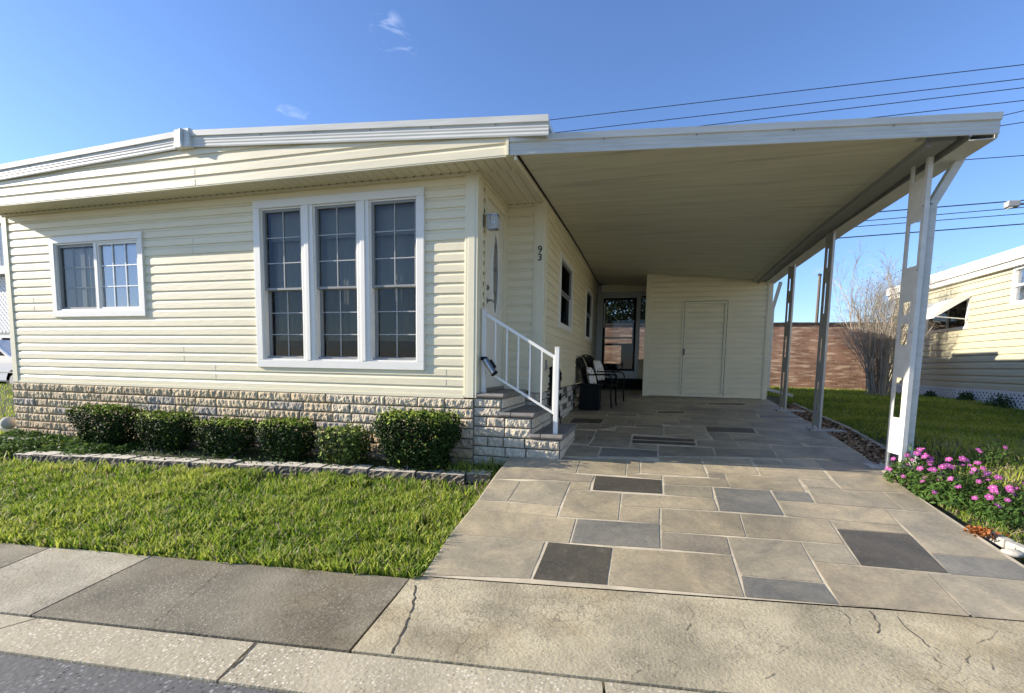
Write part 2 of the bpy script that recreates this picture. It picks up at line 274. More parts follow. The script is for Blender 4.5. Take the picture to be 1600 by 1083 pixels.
# ------------------------------------------------------------ mesh helpers
class MB:
    def __init__(s): s.v = []; s.f = []; s.m = []; s.c = []; s.mats = []; s.col = None
    def mi(s, m):
        if m not in s.mats: s.mats.append(m)
        return s.mats.index(m)
    def face(s, pts, m, col=None):
        i = len(s.v); s.v += [tuple(p) for p in pts]; s.f.append(tuple(range(i, i+len(pts)))); s.m.append(s.mi(m)); s.c.append(col or (1,1,1))
    def box(s, a, b_, m, col=None, rz=0, piv=None):
        x0,y0,z0 = a; x1,y1,z1 = b_
        P = [Vector(p) for p in ((x0,y0,z0),(x1,y0,z0),(x1,y1,z0),(x0,y1,z0),(x0,y0,z1),(x1,y0,z1),(x1,y1,z1),(x0,y1,z1))]
        if rz:
            c = Vector(piv) if piv else (P[0]+P[6])/2; R = Matrix.Rotation(rz, 3, 'Z'); P = [c+R@(p-c) for p in P]
        s.hexa(P, m, col)
    def hexa(s, P, m, col=None):
        i = len(s.v); s.v += [tuple(p) for p in P]; k = s.mi(m)
        for f in ((3,2,1,0),(4,5,6,7),(0,1,5,4),(1,2,6,5),(2,3,7,6),(3,0,4,7)):
            s.f.append(tuple(i+q for q in f)); s.m.append(k); s.c.append(col or (1,1,1))
    def beam(s, p, q, w, h, m, up=(0,0,1), col=None):
        p = Vector(p); q = Vector(q); d = (q-p).normalized(); u = Vector(up)
        r = d.cross(u)
        if r.length < 1e-4: r = Vector((1,0,0))
        r.normalize(); u = r.cross(d)
        P = [p-r*w/2-u*h/2, p+r*w/2-u*h/2, q+r*w/2-u*h/2, q-r*w/2-u*h/2, p-r*w/2+u*h/2, p+r*w/2+u*h/2, q+r*w/2+u*h/2, q-r*w/2+u*h/2]
        s.hexa(P, m, col)
    def tube(s, pts, rad, m, n=6, col=None, cap=True):
        pts = [Vector(p) for p in pts]; R = rad if isinstance(rad, (list, tuple)) else [rad]*len(pts)
        base = len(s.v); k = s.mi(m); pr = None
        for i, p in enumerate(pts):
            d = (pts[min(i+1, len(pts)-1)] - pts[max(i-1, 0)]).normalized()
            a = pr if pr else (Vector((0,0,1)) if abs(d.z) < .9 else Vector((1,0,0)))
            x = d.cross(a).normalized(); y = x.cross(d).normalized(); pr = y
            for j in range(n):
                t = 2*math.pi*j/n; s.v.append(tuple(p + (x*math.cos(t)+y*math.sin(t))*R[i]))
        for i in range(len(pts)-1):
            for j in range(n):
                a = base+i*n+j; b_ = base+i*n+(j+1) % n
                s.f.append((a, b_, b_+n, a+n)); s.m.append(k); s.c.append(col or (1,1,1))
        if cap:
            s.f.append(tuple(base+j for j in range(n))[::-1]); s.m.append(k); s.c.append(col or (1,1,1))
            s.f.append(tuple(base+(len(pts)-1)*n+j for j in range(n))); s.m.append(k); s.c.append(col or (1,1,1))
    def prism(s, prof, o, ax, ay, az, length, m, col=None, cap=True):   # profile (u,v) in ax/ay, swept along az
        o = Vector(o); ax = Vector(ax); ay = Vector(ay); az = Vector(az); i = len(s.v); n = len(prof); k = s.mi(m)
        for t in (0, length):
            for u, v in prof: s.v.append(tuple(o+ax*u+ay*v+az*t))
        for j in range(n):
            q = (j+1) % n; s.f.append((i+j, i+q, i+n+q, i+n+j)); s.m.append(k); s.c.append(col or (1,1,1))
        if cap:
            s.f.append(tuple(i+j for j in range(n))[::-1]); s.m.append(k); s.c.append(col or (1,1,1))
            s.f.append(tuple(i+n+j for j in range(n))); s.m.append(k); s.c.append(col or (1,1,1))
    def ellipsoid(s, c, r, m, nu=14, nv=9, fn=None, col=None):
        c = Vector(c); i = len(s.v); k = s.mi(m)
        for a in range(nv+1):
            th = math.pi*a/nv
            for b_ in range(nu):
                ph = 2*math.pi*b_/nu; d = Vector((math.sin(th)*math.cos(ph), math.sin(th)*math.sin(ph), math.cos(th)))
                q = fn(d) if fn else 1
                s.v.append((c.x+d.x*r[0]*q, c.y+d.y*r[1]*q, c.z+d.z*r[2]*q))
        for a in range(nv):
            for b_ in range(nu):
                p = i+a*nu+b_; q = i+a*nu+(b_+1) % nu
                s.f.append((p, p+nu, q+nu, q)); s.m.append(k); s.c.append(col or (1,1,1))
    def build(s, name, parent=None, smooth=False, bevel=0, origin=None):
        me = bpy.data.meshes.new(name)
        root = parent
        if parent:
            o0 = Vector((0,0,0)); p = parent
            while p: o0 += p.location; p = p.parent
        else:
            a = np.array(s.v); o0 = Vector(origin) if origin else Vector(((a[:,0].min()+a[:,0].max())/2, (a[:,1].min()+a[:,1].max())/2, a[:,2].min()))
        me.from_pydata([tuple(Vector(p)-o0) for p in s.v], [], s.f)
        for mm_ in s.mats: me.materials.append(mm_)
        me.polygons.foreach_set('material_index', s.m)
        ca = me.color_attributes.new('Col', 'FLOAT_COLOR', 'CORNER')
        arr = []
        for f, c in zip(s.f, s.c): arr += [c[0], c[1], c[2], 1.]*len(f)
        ca.data.foreach_set('color', arr)
        if smooth: me.polygons.foreach_set('use_smooth', [True]*len(s.f))
        me.update()
        o = bpy.data.objects.new(name, me); S.collection.objects.link(o)
        if parent: o.parent = parent
        else: o.location = o0
        if bevel:
            bv = o.modifiers.new('b', 'BEVEL'); bv.width = bevel; bv.segments = 2; bv.limit_method = 'ANGLE'; bv.angle_limit = math.radians(50)
        return o
def thing(name, label, cat, loc=(0,0,0), group=None):
    o = bpy.data.objects.new(name, None); S.collection.objects.link(o); o.location = loc; o.empty_display_size = .2
    o['label'] = label; o['category'] = cat
    if group: o['group'] = group
    return o
def tag(o, label=None, cat=None, group=None, kind=None):
    if label: o['label'] = label
    if cat: o['category'] = cat
    if group: o['group'] = group
    if kind: o['kind'] = kind
    return o
def link_copy(o, parent=None):
    c = o.copy(); S.collection.objects.link(c)
    if parent: c.parent = parent
    return c
def npmesh(name, V, Fq, mats, col=None, parent=None, o0=None, smooth=False):
    """V (n,3), Fq (m,4) quads; col (n,3) per vertex"""
    if o0 is None: o0 = np.array([V[:,0].mean(), V[:,1].mean(), V[:,2].min()])
    if parent:
        o0 = np.zeros(3); p = parent
        while p: o0 = o0+np.array(p.location); p = p.parent
    me = bpy.data.meshes.new(name); n = len(V); mq = len(Fq)
    me.vertices.add(n); me.vertices.foreach_set('co', (V-o0).astype(np.float32).ravel())
    me.loops.add(mq*4); me.loops.foreach_set('vertex_index', Fq.astype(np.int32).ravel())
    me.polygons.add(mq); me.polygons.foreach_set('loop_start', np.arange(mq, dtype=np.int32)*4)
    me.polygons.foreach_set('loop_total', np.full(mq, 4, np.int32))
    me.update(calc_edges=True)
    for mm_ in mats: me.materials.append(mm_)
    if col is not None:
        ca = me.color_attributes.new('Col', 'FLOAT_COLOR', 'POINT')
        ca.data.foreach_set('color', np.c_[col, np.ones(n)].astype(np.float32).ravel())
    if smooth: me.polygons.foreach_set('use_smooth', np.ones(mq, bool))
    o = bpy.data.objects.new(name, me); S.collection.objects.link(o)
    if parent: o.parent = parent
    else: o.location = o0
    return o

# siding in a vertical plane: P0 origin, U horizontal unit, Nn outward normal
def siding(mb, P0, U, Nn, u0, u1, z0, z1, openings=(), m=None, zref=0, h=.1016, dep=.013, zfun=None):
    P0 = Vector(P0); U = Vector(U); Nn = Vector(Nn)
    br = [0, .62, .80, 1.0]; dd = [1, 1, .15, 0]
    zs = set([z0, z1]); k0 = math.floor((z0-zref)/h)-1; k1 = math.ceil((z1-zref)/h)+1
    for k in range(k0, k1):
        for q in br[:3]:
            z = zref+(k+q)*h
            if z0 < z < z1: zs.add(z)
    for o in openings:
        for z in (o[2], o[3]):
            if z0 < z < z1: zs.add(z)
    zs = sorted(zs)
    def off(z, side):     # side +1: just above, -1: just below
        t = ((z+side*1e-6-zref)/h) % 1.0
        for i in range(3):
            if br[i] <= t <= br[i+1]: return dep*(dd[i]+(dd[i+1]-dd[i])*(t-br[i])/(br[i+1]-br[i]))
        return 0
    def spans(za, zb):
        cuts = sorted([(max(u0, o[0]), min(u1, o[1])) for o in openings if o[2] < zb-1e-6 and o[3] > za+1e-6 and o[0] < u1 and o[1] > u0]); r = []; a = u0
        for c in cuts:
            if c[0] > a: r.append((a, c[0]))
            a = max(a, c[1])
        if a < u1: r.append((a, u1))
        return r
    for za, zb in zip(zs, zs[1:]):
        for a, b_ in spans(za, zb):
            oa, ob = off(za, 1), off(zb, -1)
            A = P0+U*a; B = P0+U*b_
            mb.face([A+Nn*oa+Vector((0,0,za)), B+Nn*oa+Vector((0,0,za)), B+Nn*ob+Vector((0,0,zb)), A+Nn*ob+Vector((0,0,zb))], m)
            ol = off(za, -1)
            if abs(ol-oa) > 1e-4:
                mb.face([A+Nn*ol+Vector((0,0,za)), B+Nn*ol+Vector((0,0,za)), B+Nn*oa+Vector((0,0,za)), A+Nn*oa+Vector((0,0,za))], m)
    # backing sheet so nothing shows through
# split face stone blocks
def stone(mb, P0, U, Nn, u0, u1, ztop, zbot, rh=.1, rough=.02, tint=None, lens=(.18,.42), smooth=False, seed=0, jt=.012, clip=None):
    R = random.Random(seed); P0 = Vector(P0); U = Vector(U); Nn = Vector(Nn)
    def bot(u): return zbot(u) if callable(zbot) else zbot
    zb_all = min(bot(u0), bot(u1))
    mb.face([P0+U*u0+Vector((0,0,zb_all)), P0+U*u1+Vector((0,0,zb_all)), P0+U*u1+Vector((0,0,ztop)), P0+U*u0+Vector((0,0,ztop))], m_joint)
    z = ztop; row = 0
    while z > zb_all+.02:
        zl = max(z-rh, zb_all-.02); u = u0
        while u < u1-.01:
            w = R.uniform(*lens); 
            if u+w > u1-.1: w = u1-u
            a, b_ = u+jt/2, min(u+w, u1)-jt/2; lo, hi = zl+jt/2, z-jt/2
            if b_-a > .02 and hi-lo > .01:
                c = tint(row, (a+b_)/2, R) if tint else (.5,.45,.35)
                nx = 1 if smooth else max(3, int((b_-a)/.016)); nzz = 1 if smooth else 5
                off = Vector((R.uniform(0,99), R.uniform(0,99), R.uniform(0,99))); base = R.uniform(.008,.014)
                G = []
                for j in range(nzz+1):
                    for i in range(nx+1):
                        uu = a+(b_-a)*i/nx; zz = lo+(hi-lo)*j/nzz
                        if smooth: d = base
                        else:
                            e = .22 if (i in (0, nx) or j in (0, nzz)) else 1
                            q = noise.noise(Vector((uu*30+zz*9, zz*15, 0))+off)*.95+noise.noise(Vector((uu*64, zz*42, 3))+off)*.4
                            d = base + (q*.6+.40)*rough*e
                        G.append(P0+U*uu+Nn*max(.004, d)+Vector((0,0,zz)))
                i0 = len(mb.v); mb.v += [tuple(p) for p in G]; k = mb.mi(m_stone); n1 = nx+1
                for j in range(nzz):
                    for i in range(nx):
                        p = i0+j*n1+i; mb.f.append((p, p+1, p+nx+2, p+nx+1)); mb.m.append(k); mb.c.append(c)
                bord = [i for i in range(n1)]+[j*n1+nx for j in range(1, nzz+1)]+[nzz*n1+i for i in range(nx-1, -1, -1)]+[j*n1 for j in range(nzz-1, 0, -1)]
                j0 = len(mb.v)
                for q in bord:
                    v_ = G[q]; mb.v.append(tuple(v_-Nn*((v_-P0).dot(Nn))))
                for q in range(len(bord)):
                    q2 = (q+1) % len(bord); mb.f.append((i0+bord[q], j0+q, j0+q2, i0+bord[q2])); mb.m.append(k); mb.c.append(c)
            u += w
        z -= rh; row += 1
def ring(mb, xa, xb, za, zb, w, fn, m, d0, d1):      # picture frame of four butted boxes; fn maps (u, depth, z)->point
    for (a, b_, c, d) in ((xa, xb, zb-w, zb), (xa, xb, za, za+w), (xa, xa+w, za+w, zb-w), (xb-w, xb, za+w, zb-w)):
        P = [fn(a,d0,c), fn(b_,d0,c), fn(b_,d1,c), fn(a,d1,c), fn(a,d0,d), fn(b_,d0,d), fn(b_,d1,d), fn(a,d1,d)]
        mb.hexa(P, m)
def fbox(mb, fn, a, b_, d0, d1, c, d, m):
    mb.hexa([fn(a,d0,c), fn(b_,d0,c), fn(b_,d1,c), fn(a,d1,c), fn(a,d0,d), fn(b_,d0,d), fn(b_,d1,d), fn(a,d1,d)], m)

# ============================================================ THE SETTING
YB, YF = -40, 90
def grid_sheet(name, x0, x1, y0, y1, f, m, step=.5, col=None):
    xs = sorted(set(list(np.arange(max(x0,-10), min(x1,9), step))+list(np.linspace(x0, x1, 14)))); ys = sorted(set(list(np.arange(max(y0,1.2), min(y1,13), step))+list(np.linspace(y0, y1, 14))+[-.5]))
    ys = [y for y in ys if y0 <= y <= y1]
    V = np.array([(x, y, f(x, y)) for y in ys for x in xs]); nx = len(xs)
    Fq = np.array([(j*nx+i, j*nx+i+1, (j+1)*nx+i+1, (j+1)*nx+i) for j in range(len(ys)-1) for i in range(nx-1)])
    return npmesh(name, V, Fq, [m], np.ones((len(V),3)) if col is None else np.tile(col, (len(V),1)))
tag(grid_sheet('ground', -150, 150, -60, 200, lambda x, y: HL(x, y)-.05, m_soil), kind='structure')

# street direction (a little off the house axis): lines along the kerb
def kline(u0, v0, u1, v1):
    a = gp(u0, v0, HL); b_ = gp(u1, v1, HL); s = (b_.y-a.y)/(b_.x-a.x); return lambda x: a.y+s*(x-a.x)
L_walk = kline(0, 847, 640, 903)      # lawn / pavement
L_kerb = kline(0, 957, 900, 1057)     # pavement / gutter
L_road = kline(0, 1017, 480, 1083)    # gutter / asphalt
mb = MB()
for i in range(60):
    x0 = -60+i*2; x1 = x0+2
    mb.face([(x0,-9,HL(0,-.4)-.012), (x1,-9,HL(0,-.4)-.012), (x1,L_road(x1),HL(x1,L_road(x1))-.012), (x0,L_road(x0),HL(x0,L_road(x0))-.012)], m_asphalt)
tag(mb.build('road'), kind='structure')

def slab(mb, poly, m, col, th=.06, lift=0., f=HL):
    top = [Vector((x, y, f(x, y)+lift)) for x, y in poly]; n = len(top)
    mb.face(top, m, col)
    for i in range(n):
        a, b_ = top[i], top[(i+1) % n]; mb.face([a-Vector((0,0,th)), b_-Vector((0,0,th)), b_, a], m, col)
def joint(u0, v0, u1, v1):            # joint across the pavement as a function y->x
    a = gp(u0, v0, HL); b_ = gp(u1, v1, HL); s = (b_.x-a.x)/(b_.y-a.y); return lambda y: a.x+s*(y-a.y)
J = [joint(85,853,0,888), joint(235,870,60,955), joint(640,905,548,1015)]
g = .006
def cell(jl, jr, lo, hi):
    P = []
    for j, sgn, line in ((jl,1,lo),(jr,-1,lo),(jr,-1,hi),(jl,1,hi)):
        x = 0.
        for _ in range(8): x = j(line(x))+sgn*g
        P.append((x, line(x)+(g if line is lo else -g)))
    return P
const = lambda c: (lambda y: c+.0*y)
mb = MB(); GC = (.215,.19,.13); GL = (.36,.325,.235); GA = (.45,.39,.25)
xl = [-12, -10.4, -8.8, -7.2, -5.6]
for a, b_ in zip(xl, xl[1:]): slab(mb, cell(const(a), const(b_), L_kerb, L_walk), m_concrete, GC)
slab(mb, cell(const(-5.6), J[0], L_kerb, L_walk), m_concrete, GC)
slab(mb, cell(J[0], J[1], L_kerb, L_walk), m_concrete, GL)
slab(mb, cell(J[1], J[2], L_kerb, L_walk), m_concrete, GC)
def crack(mb, pts, w=.006, f=HL, lift=.002):
    P = [gp(u, v, f) for u, v in pts]; Q = []
    for a, b_ in zip(P, P[1:]):
        n = max(2, int((b_-a).length/.03))
        for i in range(n):
            t = i/n; d = (b_-a).normalized(); pr = Vector((-d.y, d.x, 0)); p = a.lerp(b_, t)+pr*random.uniform(-.007,.007); Q.append((p, pr))
    Q.append((P[-1], Q[-1][1]))
    for (p, r), (q, r2) in zip(Q, Q[1:]):
        w0 = w*random.uniform(.2,1.0)/2; z = Vector((0,0,lift))
        mb.face([p-r*w0+z, q-r2*w0+z, q+r2*w0+z, p+r*w0+z], m_crack)
crack(mb, [(345,893),(300,930),(240,972)], .004)
tag(mb.build('pavement'), kind='structure')
# gutter strip
mb = MB()
cuts = [const(-12), const(-9), const(-6), joint(90,955,20,975), joint(402,1000,345,1056), joint(943,1064,945,1083), const(1.5), const(4), const(7), const(10)]
for i, (a, b_) in enumerate(zip(cuts, cuts[1:])): slab(mb, cell(a, b_, L_road, L_kerb), m_gutter, (.44,.385,.26), lift=-.004)
crack(mb, [(405,1000),(392,1012),(380,1030),(362,1042),(345,1056)], .012, lift=-.002)
tag(mb.build('gutter'), kind='structure')
# driveway apron
pL = gp(661,901); ys_front = kline(661,901,1598,971)
LF = lambda x: ys_front(x)
def fr(x): a = gp(661,901); b_ = gp(1312,947.5); return a.y+(b_.y-a.y)/(b_.x-a.x)*(x-a.x)
mb = MB()
n = 24; xr = 3.2
for i in range(n):
    pass
def apx(y): return J[2](y)+g
xs = [None]+list(np.linspace(-1.0, 3.4, 20))
prev = None
rows = []
for t in np.linspace(0, 1, 4):
    row = []
    for k, x in enumerate(xs):
        if x is None:
            yy = L_kerb(-1.3)*(1-t)+(fr(-1.2))*t; x_ = apx(yy) if t < .99 else -1.185
        else: x_ = x
        lo = L_kerb(x_)+g; hi = fr(x_)-.004; y = lo+(hi-lo)*t
        row.append(Vector((x_, y, H(x_, y) if t > .5 else HL(x_, y)+(.0))))
    rows.append(row)
for r0, r1 in zip(rows, rows[1:]):
    for i in range(len(xs)-1): mb.face([r0[i], r0[i+1], r1[i+1], r1[i]], m_concrete, GA)
for i in range(len(xs)-1):
    d = Vector((0,0,.06)); mb.face([rows[0][i]-d, rows[0][i+1]-d, rows[0][i+1], rows[0][i]], m_concrete, GA)
for r0, r1 in zip(rows, rows[1:]): mb.face([r0[0], r1[0], r1[0]-d, r0[0]-d], m_concrete, GA)
crack(mb, [(648,915),(646,945),(637,972),(624,995),(612,1022)], .011)
crack(mb, [(1310,952),(1330,968),(1328,977)], .005); crack(mb, [(1358,955),(1374,975),(1370,990)], .006)
crack(mb, [(1400,960),(1415,980),(1440,1000),(1452,1012)], .006); crack(mb, [(1520,975),(1555,985),(1545,998),(1525,1006)], .005)
crack(mb, [(1075,945),(1085,960),(1072,985)], .003)
for i in range(9):
    u_, v_ = random.uniform(950,1560), random.uniform(970,1060); P_ = [(u_, v_)]
    for j in range(4): u_ += random.uniform(-14,16); v_ += random.uniform(-4,12); P_.append((u_, v_))
    crack(mb, P_, .0028)
tag(mb.build('driveway_apron'), kind='structure')

# ---- driveway: cream bed with slate tiles (quads traced tile by tile, laid on the slope)
T = 'tan'; G_ = 'grey'; B_ = 'blue'; D_ = 'dark'
TC = {T:(.405,.36,.27), G_:(.36,.33,.26), B_:(.215,.215,.20), D_:(.085,.080,.068), 'mid':(.29,.265,.22)}
tiles = [
 (G_,(703,836),(852,847.5),(829,906),(661,900)), (D_,(856,848),(957,857),(949,916),(831,907)), (T,(957,857),(1143,869),(1163.6,935),(949,916)),
 (B_,(1157,901),(1287,913),(1312,947),(1163.6,935)), (G_,(1135.5,840),(1250,847.5),(1287,913),(1157,901)), (T,(1270,879),(1449,896),(1518,966),(1312,947)),
 (G_,(1250,847.7),(1320,853),(1344.6,885.5),(1270,879)), (G_,(1449,896),(1640,913),(1745,985),(1518,966)), (B_,(1453,866),(1580,877),(1640,913),(1484,899)),
 (D_,(1306,827.7),(1421,836),(1484,898),(1344.6,885.5)), (T,(733,798),(900,812),(889.6,850.3),(703,836)), (B_,(902,812),(1030.5,820),(1032,859),(891,850)),
 ('mid',(1033,832),(1135.5,840),(1143,869),(1032.5,859)), (T,(746,783),(875,792.6),(870,809.5),(733,798)), (T,(888.6,766),(970.8,771.7),(966,814.7),(871.8,808.4)),
 (G_,(771,749),(813.7,752.6),(792.4,785),(746,783)), (G_,(813.7,752.6),(892,753.6),(875,792.6),(792.4,785)), (T,(892,753.6),(924,755),(921,767.5),(888,766)),
 (T,(972.4,772.2),(1115,780),(1122.5,799.6),(969.5,791.8)), (T,(969.5,792),(1031,795),(1030,820),(966,814.7)), (T,(1033,795.6),(1154.6,803.5),(1166,840.6),(1033,832)),
 (T,(1155.8,803.7),(1295.3,813.8),(1320,852.6),(1166,840.6)), (T,(1295,814),(1406.5,822.5),(1421,836),(1306,827.7)), (G_,(1383,797),(1468,803),(1580,877),(1453,866)),
 (D_,(930,744),(1034,751),(1035,773),(925,767)), (G_,(1037,758),(1112,762),(1115,780),(1037,774)), (T,(1036,745.5),(1134.5,749.5),(1140,762.5),(1037,757.5)),
 (B_,(1114,762.5),(1202,767.5),(1225.5,807),(1124,799.6)), (B_,(1205,768),(1262.6,771),(1272.7,786.8),(1213,782.7)), (T,(1214,783),(1381.6,795.6),(1406.9,822.8),(1226.9,807.8)),
 (G_,(1260.6,762),(1377.8,769.4),(1412.5,798.4),(1273.8,787.2)), (G_,(1379.7,770.3),(1425,771),(1468,803),(1412.5,798.4)), (T,(1288.8,735.6),(1385,743),(1425,771),(1315.6,765.6)),
 (G_,(1249.4,749.7),(1298,752),(1315,765.6),(1260.6,762)), ('mid',(1270,718.8),(1360,725.3),(1385,743),(1288.8,735.6)), (T,(1182,727),(1281,731),(1298,751.6),(1187.5,744)),
 (T,(1174.4,719.7),(1216.6,720.6),(1225,727),(1180,726.6)), (G_,(1218.4,717.8),(1269,718.8),(1279.4,731.3),(1226,727.8)), (T,(1096,716),(1171,718),(1186,743.4),(1105,739)),
 ('mid',(1105,739.4),(1131,740.6),(1134,749.6),(1107,747)), (T,(1133,741),(1244.6,748.5),(1258,770.8),(1140,763)), (T,(1002,721),(1097,726),(1105,746),(1000,740)),
 (T,(1030,715.6),(1096,716),(1097,725.6),(1029,721)), (T,(981,718.6),(1000,720),(999.6,740),(978,742)), (T,(979,741),(1034,743.4),(1034,750),(978,745)),
 (T,(908,717.6),(980,718),(977,744),(901,740)), (G_,(800.5,711),(908,717.4),(900,740.4),(782,733)), ('mid',(782,733),(930,744),(924,755),(771,749)),
 (G_,(880,696),(938,700),(934,715),(872,713)), (B_,(941,700),(1027,705),(1028,715),(935,714)), (G_,(1029,697),(1113,701),(1118,714),(1029,714)), ('mid',(1116,701),(1207,704),(1215,716),(1118,714)),
 (G_,(1204,697),(1268,699),(1290,716.5),(1216,716)), (G_,(1268,699),(1335,701),(1360,722),(1290,717)), (G_,(930,684),(986,687),(983,701),(919,697.6)), (G_,(933,672),(988,678),(986,686.6),(928,683.6)),
 (D_,(989,682),(1085,687),(1086,691.5),(988,687)), (D_,(988,688),(1086.5,692.5),(1088,697),(987,693)), (G_,(987,693.6),(1027,696.4),(1027,704),(984,701)), (G_,(1088,688),(1150,691),(1157,702),(1089,698)),
 (G_,(1151,691),(1200,694),(1207,704),(1158,702)), (D_,(1102,667),(1177,670),(1181,677.6),(1105,675)), (G_,(964,668),(1036,670),(1037,681.6),(960,676.5)), (G_,(1038,667),(1100,667.5),(1105,678),(1038,681)),
 ('mid',(993,664),(1036,665.5),(1036.5,669.5),(992,667.5)), (D_,(896,654),(944,655.6),(939,662.6),(890,661)), (D_,(1028,643),(1069,643.6),(1070,646.8),(1027,646)), (D_,(1103,630),(1160,631),(1168,633.8),(1108,632.6)),
 ('mid',(950,645),(997,646),(994,651),(949,651)), (B_,(1186,649),(1250,651),(1262,655),(1186,653)), (G_,(885,664),(960,668),(932,671.6),(880,671)), (G_,(1040,682),(1100,679),(1112,687),(1088,687.6)),
]
DL = [gp(661,900.5), gp(703,836), gp(746,783), gp(782,733), gp(800.5,711)]
def dleft(y):
    if y > 5.0: return -1.15
    pts = [(p.y, p.x) for p in DL]
    return float(np.interp(y, [p[0] for p in pts], [p[1] for p in pts]))
def dright(y): return float(np.interp(y, [2.3, 3.4, 4.8, 6.0, 7.6, 10.6], [2.13, 2.15, 2.20, 2.33, 2.40, 2.38]))
mb = MB()
ys = [None]+list(np.arange(2.75, 12.3, .1)); nx = 26; R_ = []
for yy in ys:
    row = []
    for i in range(nx+1):
        t = i/nx; y = yy
        if yy is None:
            x = dleft(2.5)+(2.14-dleft(2.5))*t; y = fr(x)
        x = dleft(y)+(dright(y)-dleft(y))*t
        row.append(Vector((x, y, H(x, y)+.004)))
    R_.append(row)
for a, b_ in zip(R_, R_[1:]):
    for i in range(nx): mb.face([a[i], a[i+1], b_[i+1], b_[i]], m_grout)
dz = Vector((0,0,.11))
for a, b_ in zip(R_, R_[1:]):
    mb.face([a[0]-dz, a[0], b_[0], b_[0]-dz], m_concrete, (.30,.28,.23)); mb.face([a[nx]-dz, b_[nx]-dz, b_[nx], a[nx]], m_concrete, (.30,.28,.23))
def clampx(p, y=None):
    return Vector((min(max(p.x, dleft(p.y)+.004), dright(p.y)-.004), p.y, p.z))
def tile_quad(P, col, sh=.008):
    c = sum(P, Vector())/4; Q = []
    for i, p in enumerate(P):      # inset each side
        a = P[i-1]; b_ = P[(i+1) % 4]; d1 = (a-p).normalized(); d2 = (b_-p).normalized(); Q.append(p+(d1+d2)*sh)
    n = 6; base = len(mb.v); k = mb.mi(m_tile)
    for j in range(n+1):
        for i in range(n+1):
            u, v_ = i/n, j/n; p = Q[0].lerp(Q[1], u).lerp(Q[3].lerp(Q[2], u), v_); mb.v.append((p.x, p.y, H(p.x, p.y)+.0065))
    for j in range(n):
        for i in range(n):
            q = base+j*(n+1)+i; mb.f.append((q, q+1, q+n+2, q+n+1)); mb.m.append(k); mb.c.append(col)
occ = []
for t in tiles:
    P = [clampx(gp(*q)) for q in t[1:]]
    for p in P: p.z = 0
    f_ = random.uniform(.9, 1.1); c = tuple(v*f_ for v in TC[t[0]]); tile_quad(P, c, .0045)
    xs_ = [p.x for p in P]; ys_ = [p.y for p in P]; occ.append((min(xs_), max(xs_), min(ys_), max(ys_)))
# the rest of the floor under the roof: plain tiles in rows
y = 5.35; Rr = random.Random(4)
while y < 12.2:
    h_ = Rr.choice([.26,.36,.46]); x = -1.16+.0*y
    while x < 2.4:
        w = Rr.choice([.4,.55,.75,.95]); x1 = min(x+w, dright(y)-.01)
        if x1-x < .08: break
        segs = [(x, x1, y, min(y+h_, 12.2))]
        for o in occ:
            ns = []
            for s_ in segs:
                a, b_, c, d = s_
                if o[0] < b_-.02 and o[1] > a+.02 and o[2] < d-.02 and o[3] > c+.02:
                    if o[0]-a > .06: ns.append((a, o[0], c, d))
                    if b_-o[1] > .06: ns.append((o[1], b_, c, d))
                    aa, bb = max(a, o[0]), min(b_, o[1])
                    if o[2]-c > .06: ns.append((aa, bb, c, o[2]))
                    if d-o[3] > .06: ns.append((aa, bb, o[3], d))
                else: ns.append(s_)
            segs = ns
        kind = Rr.choice([G_, G_, 'mid', G_, 'mid', T] if y < 10 else [G_,'mid'])
        for a, b_, c, d in segs: tile_quad([Vector((a,c,0)), Vector((b_,c,0)), Vector((b_,d,0)), Vector((a,d,0))], TC[kind], .004)
        x = x1
    y += h_
tag(mb.build('driveway'), kind='structure')

# planting bed soil in front of the house
bedl = kline(25,716,765,751)
mb = MB()
for i in range(40):
    x0 = -8.0+i*.17; x1 = x0+.17
    mb.face([(x0,bedl(x0)+.05,HL(x0,bedl(x0))-.02), (x1,bedl(x1)+.05,HL(x1,bedl(x1))-.02), (x1,4.6,HL(x1,4.6)+.01), (x0,4.6,HL(x0,4.6)+.01)], m_soil)
tag(mb.build('planting_bed'), kind='structure')

# mulch strip at the right edge of the driveway: chips
V = []; Fq = []; C = []
for i in range(5200):
    y = random.uniform(5.6, 9.9); x = dright(y)+random.uniform(.0, .30); z = HL(x, y)-.02+random.uniform(0,.03)
    a = random.uniform(0, 6.28); t = random.uniform(-.5,.5); l = random.uniform(.012,.035); w = random.uniform(.005,.014)
    d = Vector((math.cos(a), math.sin(a), t))*l; e_ = Vector((-math.sin(a), math.cos(a), random.uniform(-.4,.4)))*w; p = Vector((x,y,z))
    k = len(V); V += [p-d-e_, p+d-e_, p+d+e_, p-d+e_]; Fq.append((k,k+1,k+2,k+3)); c = random.choice([(.28,.16,.08),(.4,.26,.14),(.14,.08,.045),(.5,.38,.24)]); C += [c]*4
tag(npmesh('mulch', np.array([tuple(v) for v in V]), np.array(Fq), [m_mulch], np.array(C)), 'brown bark chips in a strip along the right edge of the driveway', 'mulch', kind='stuff')

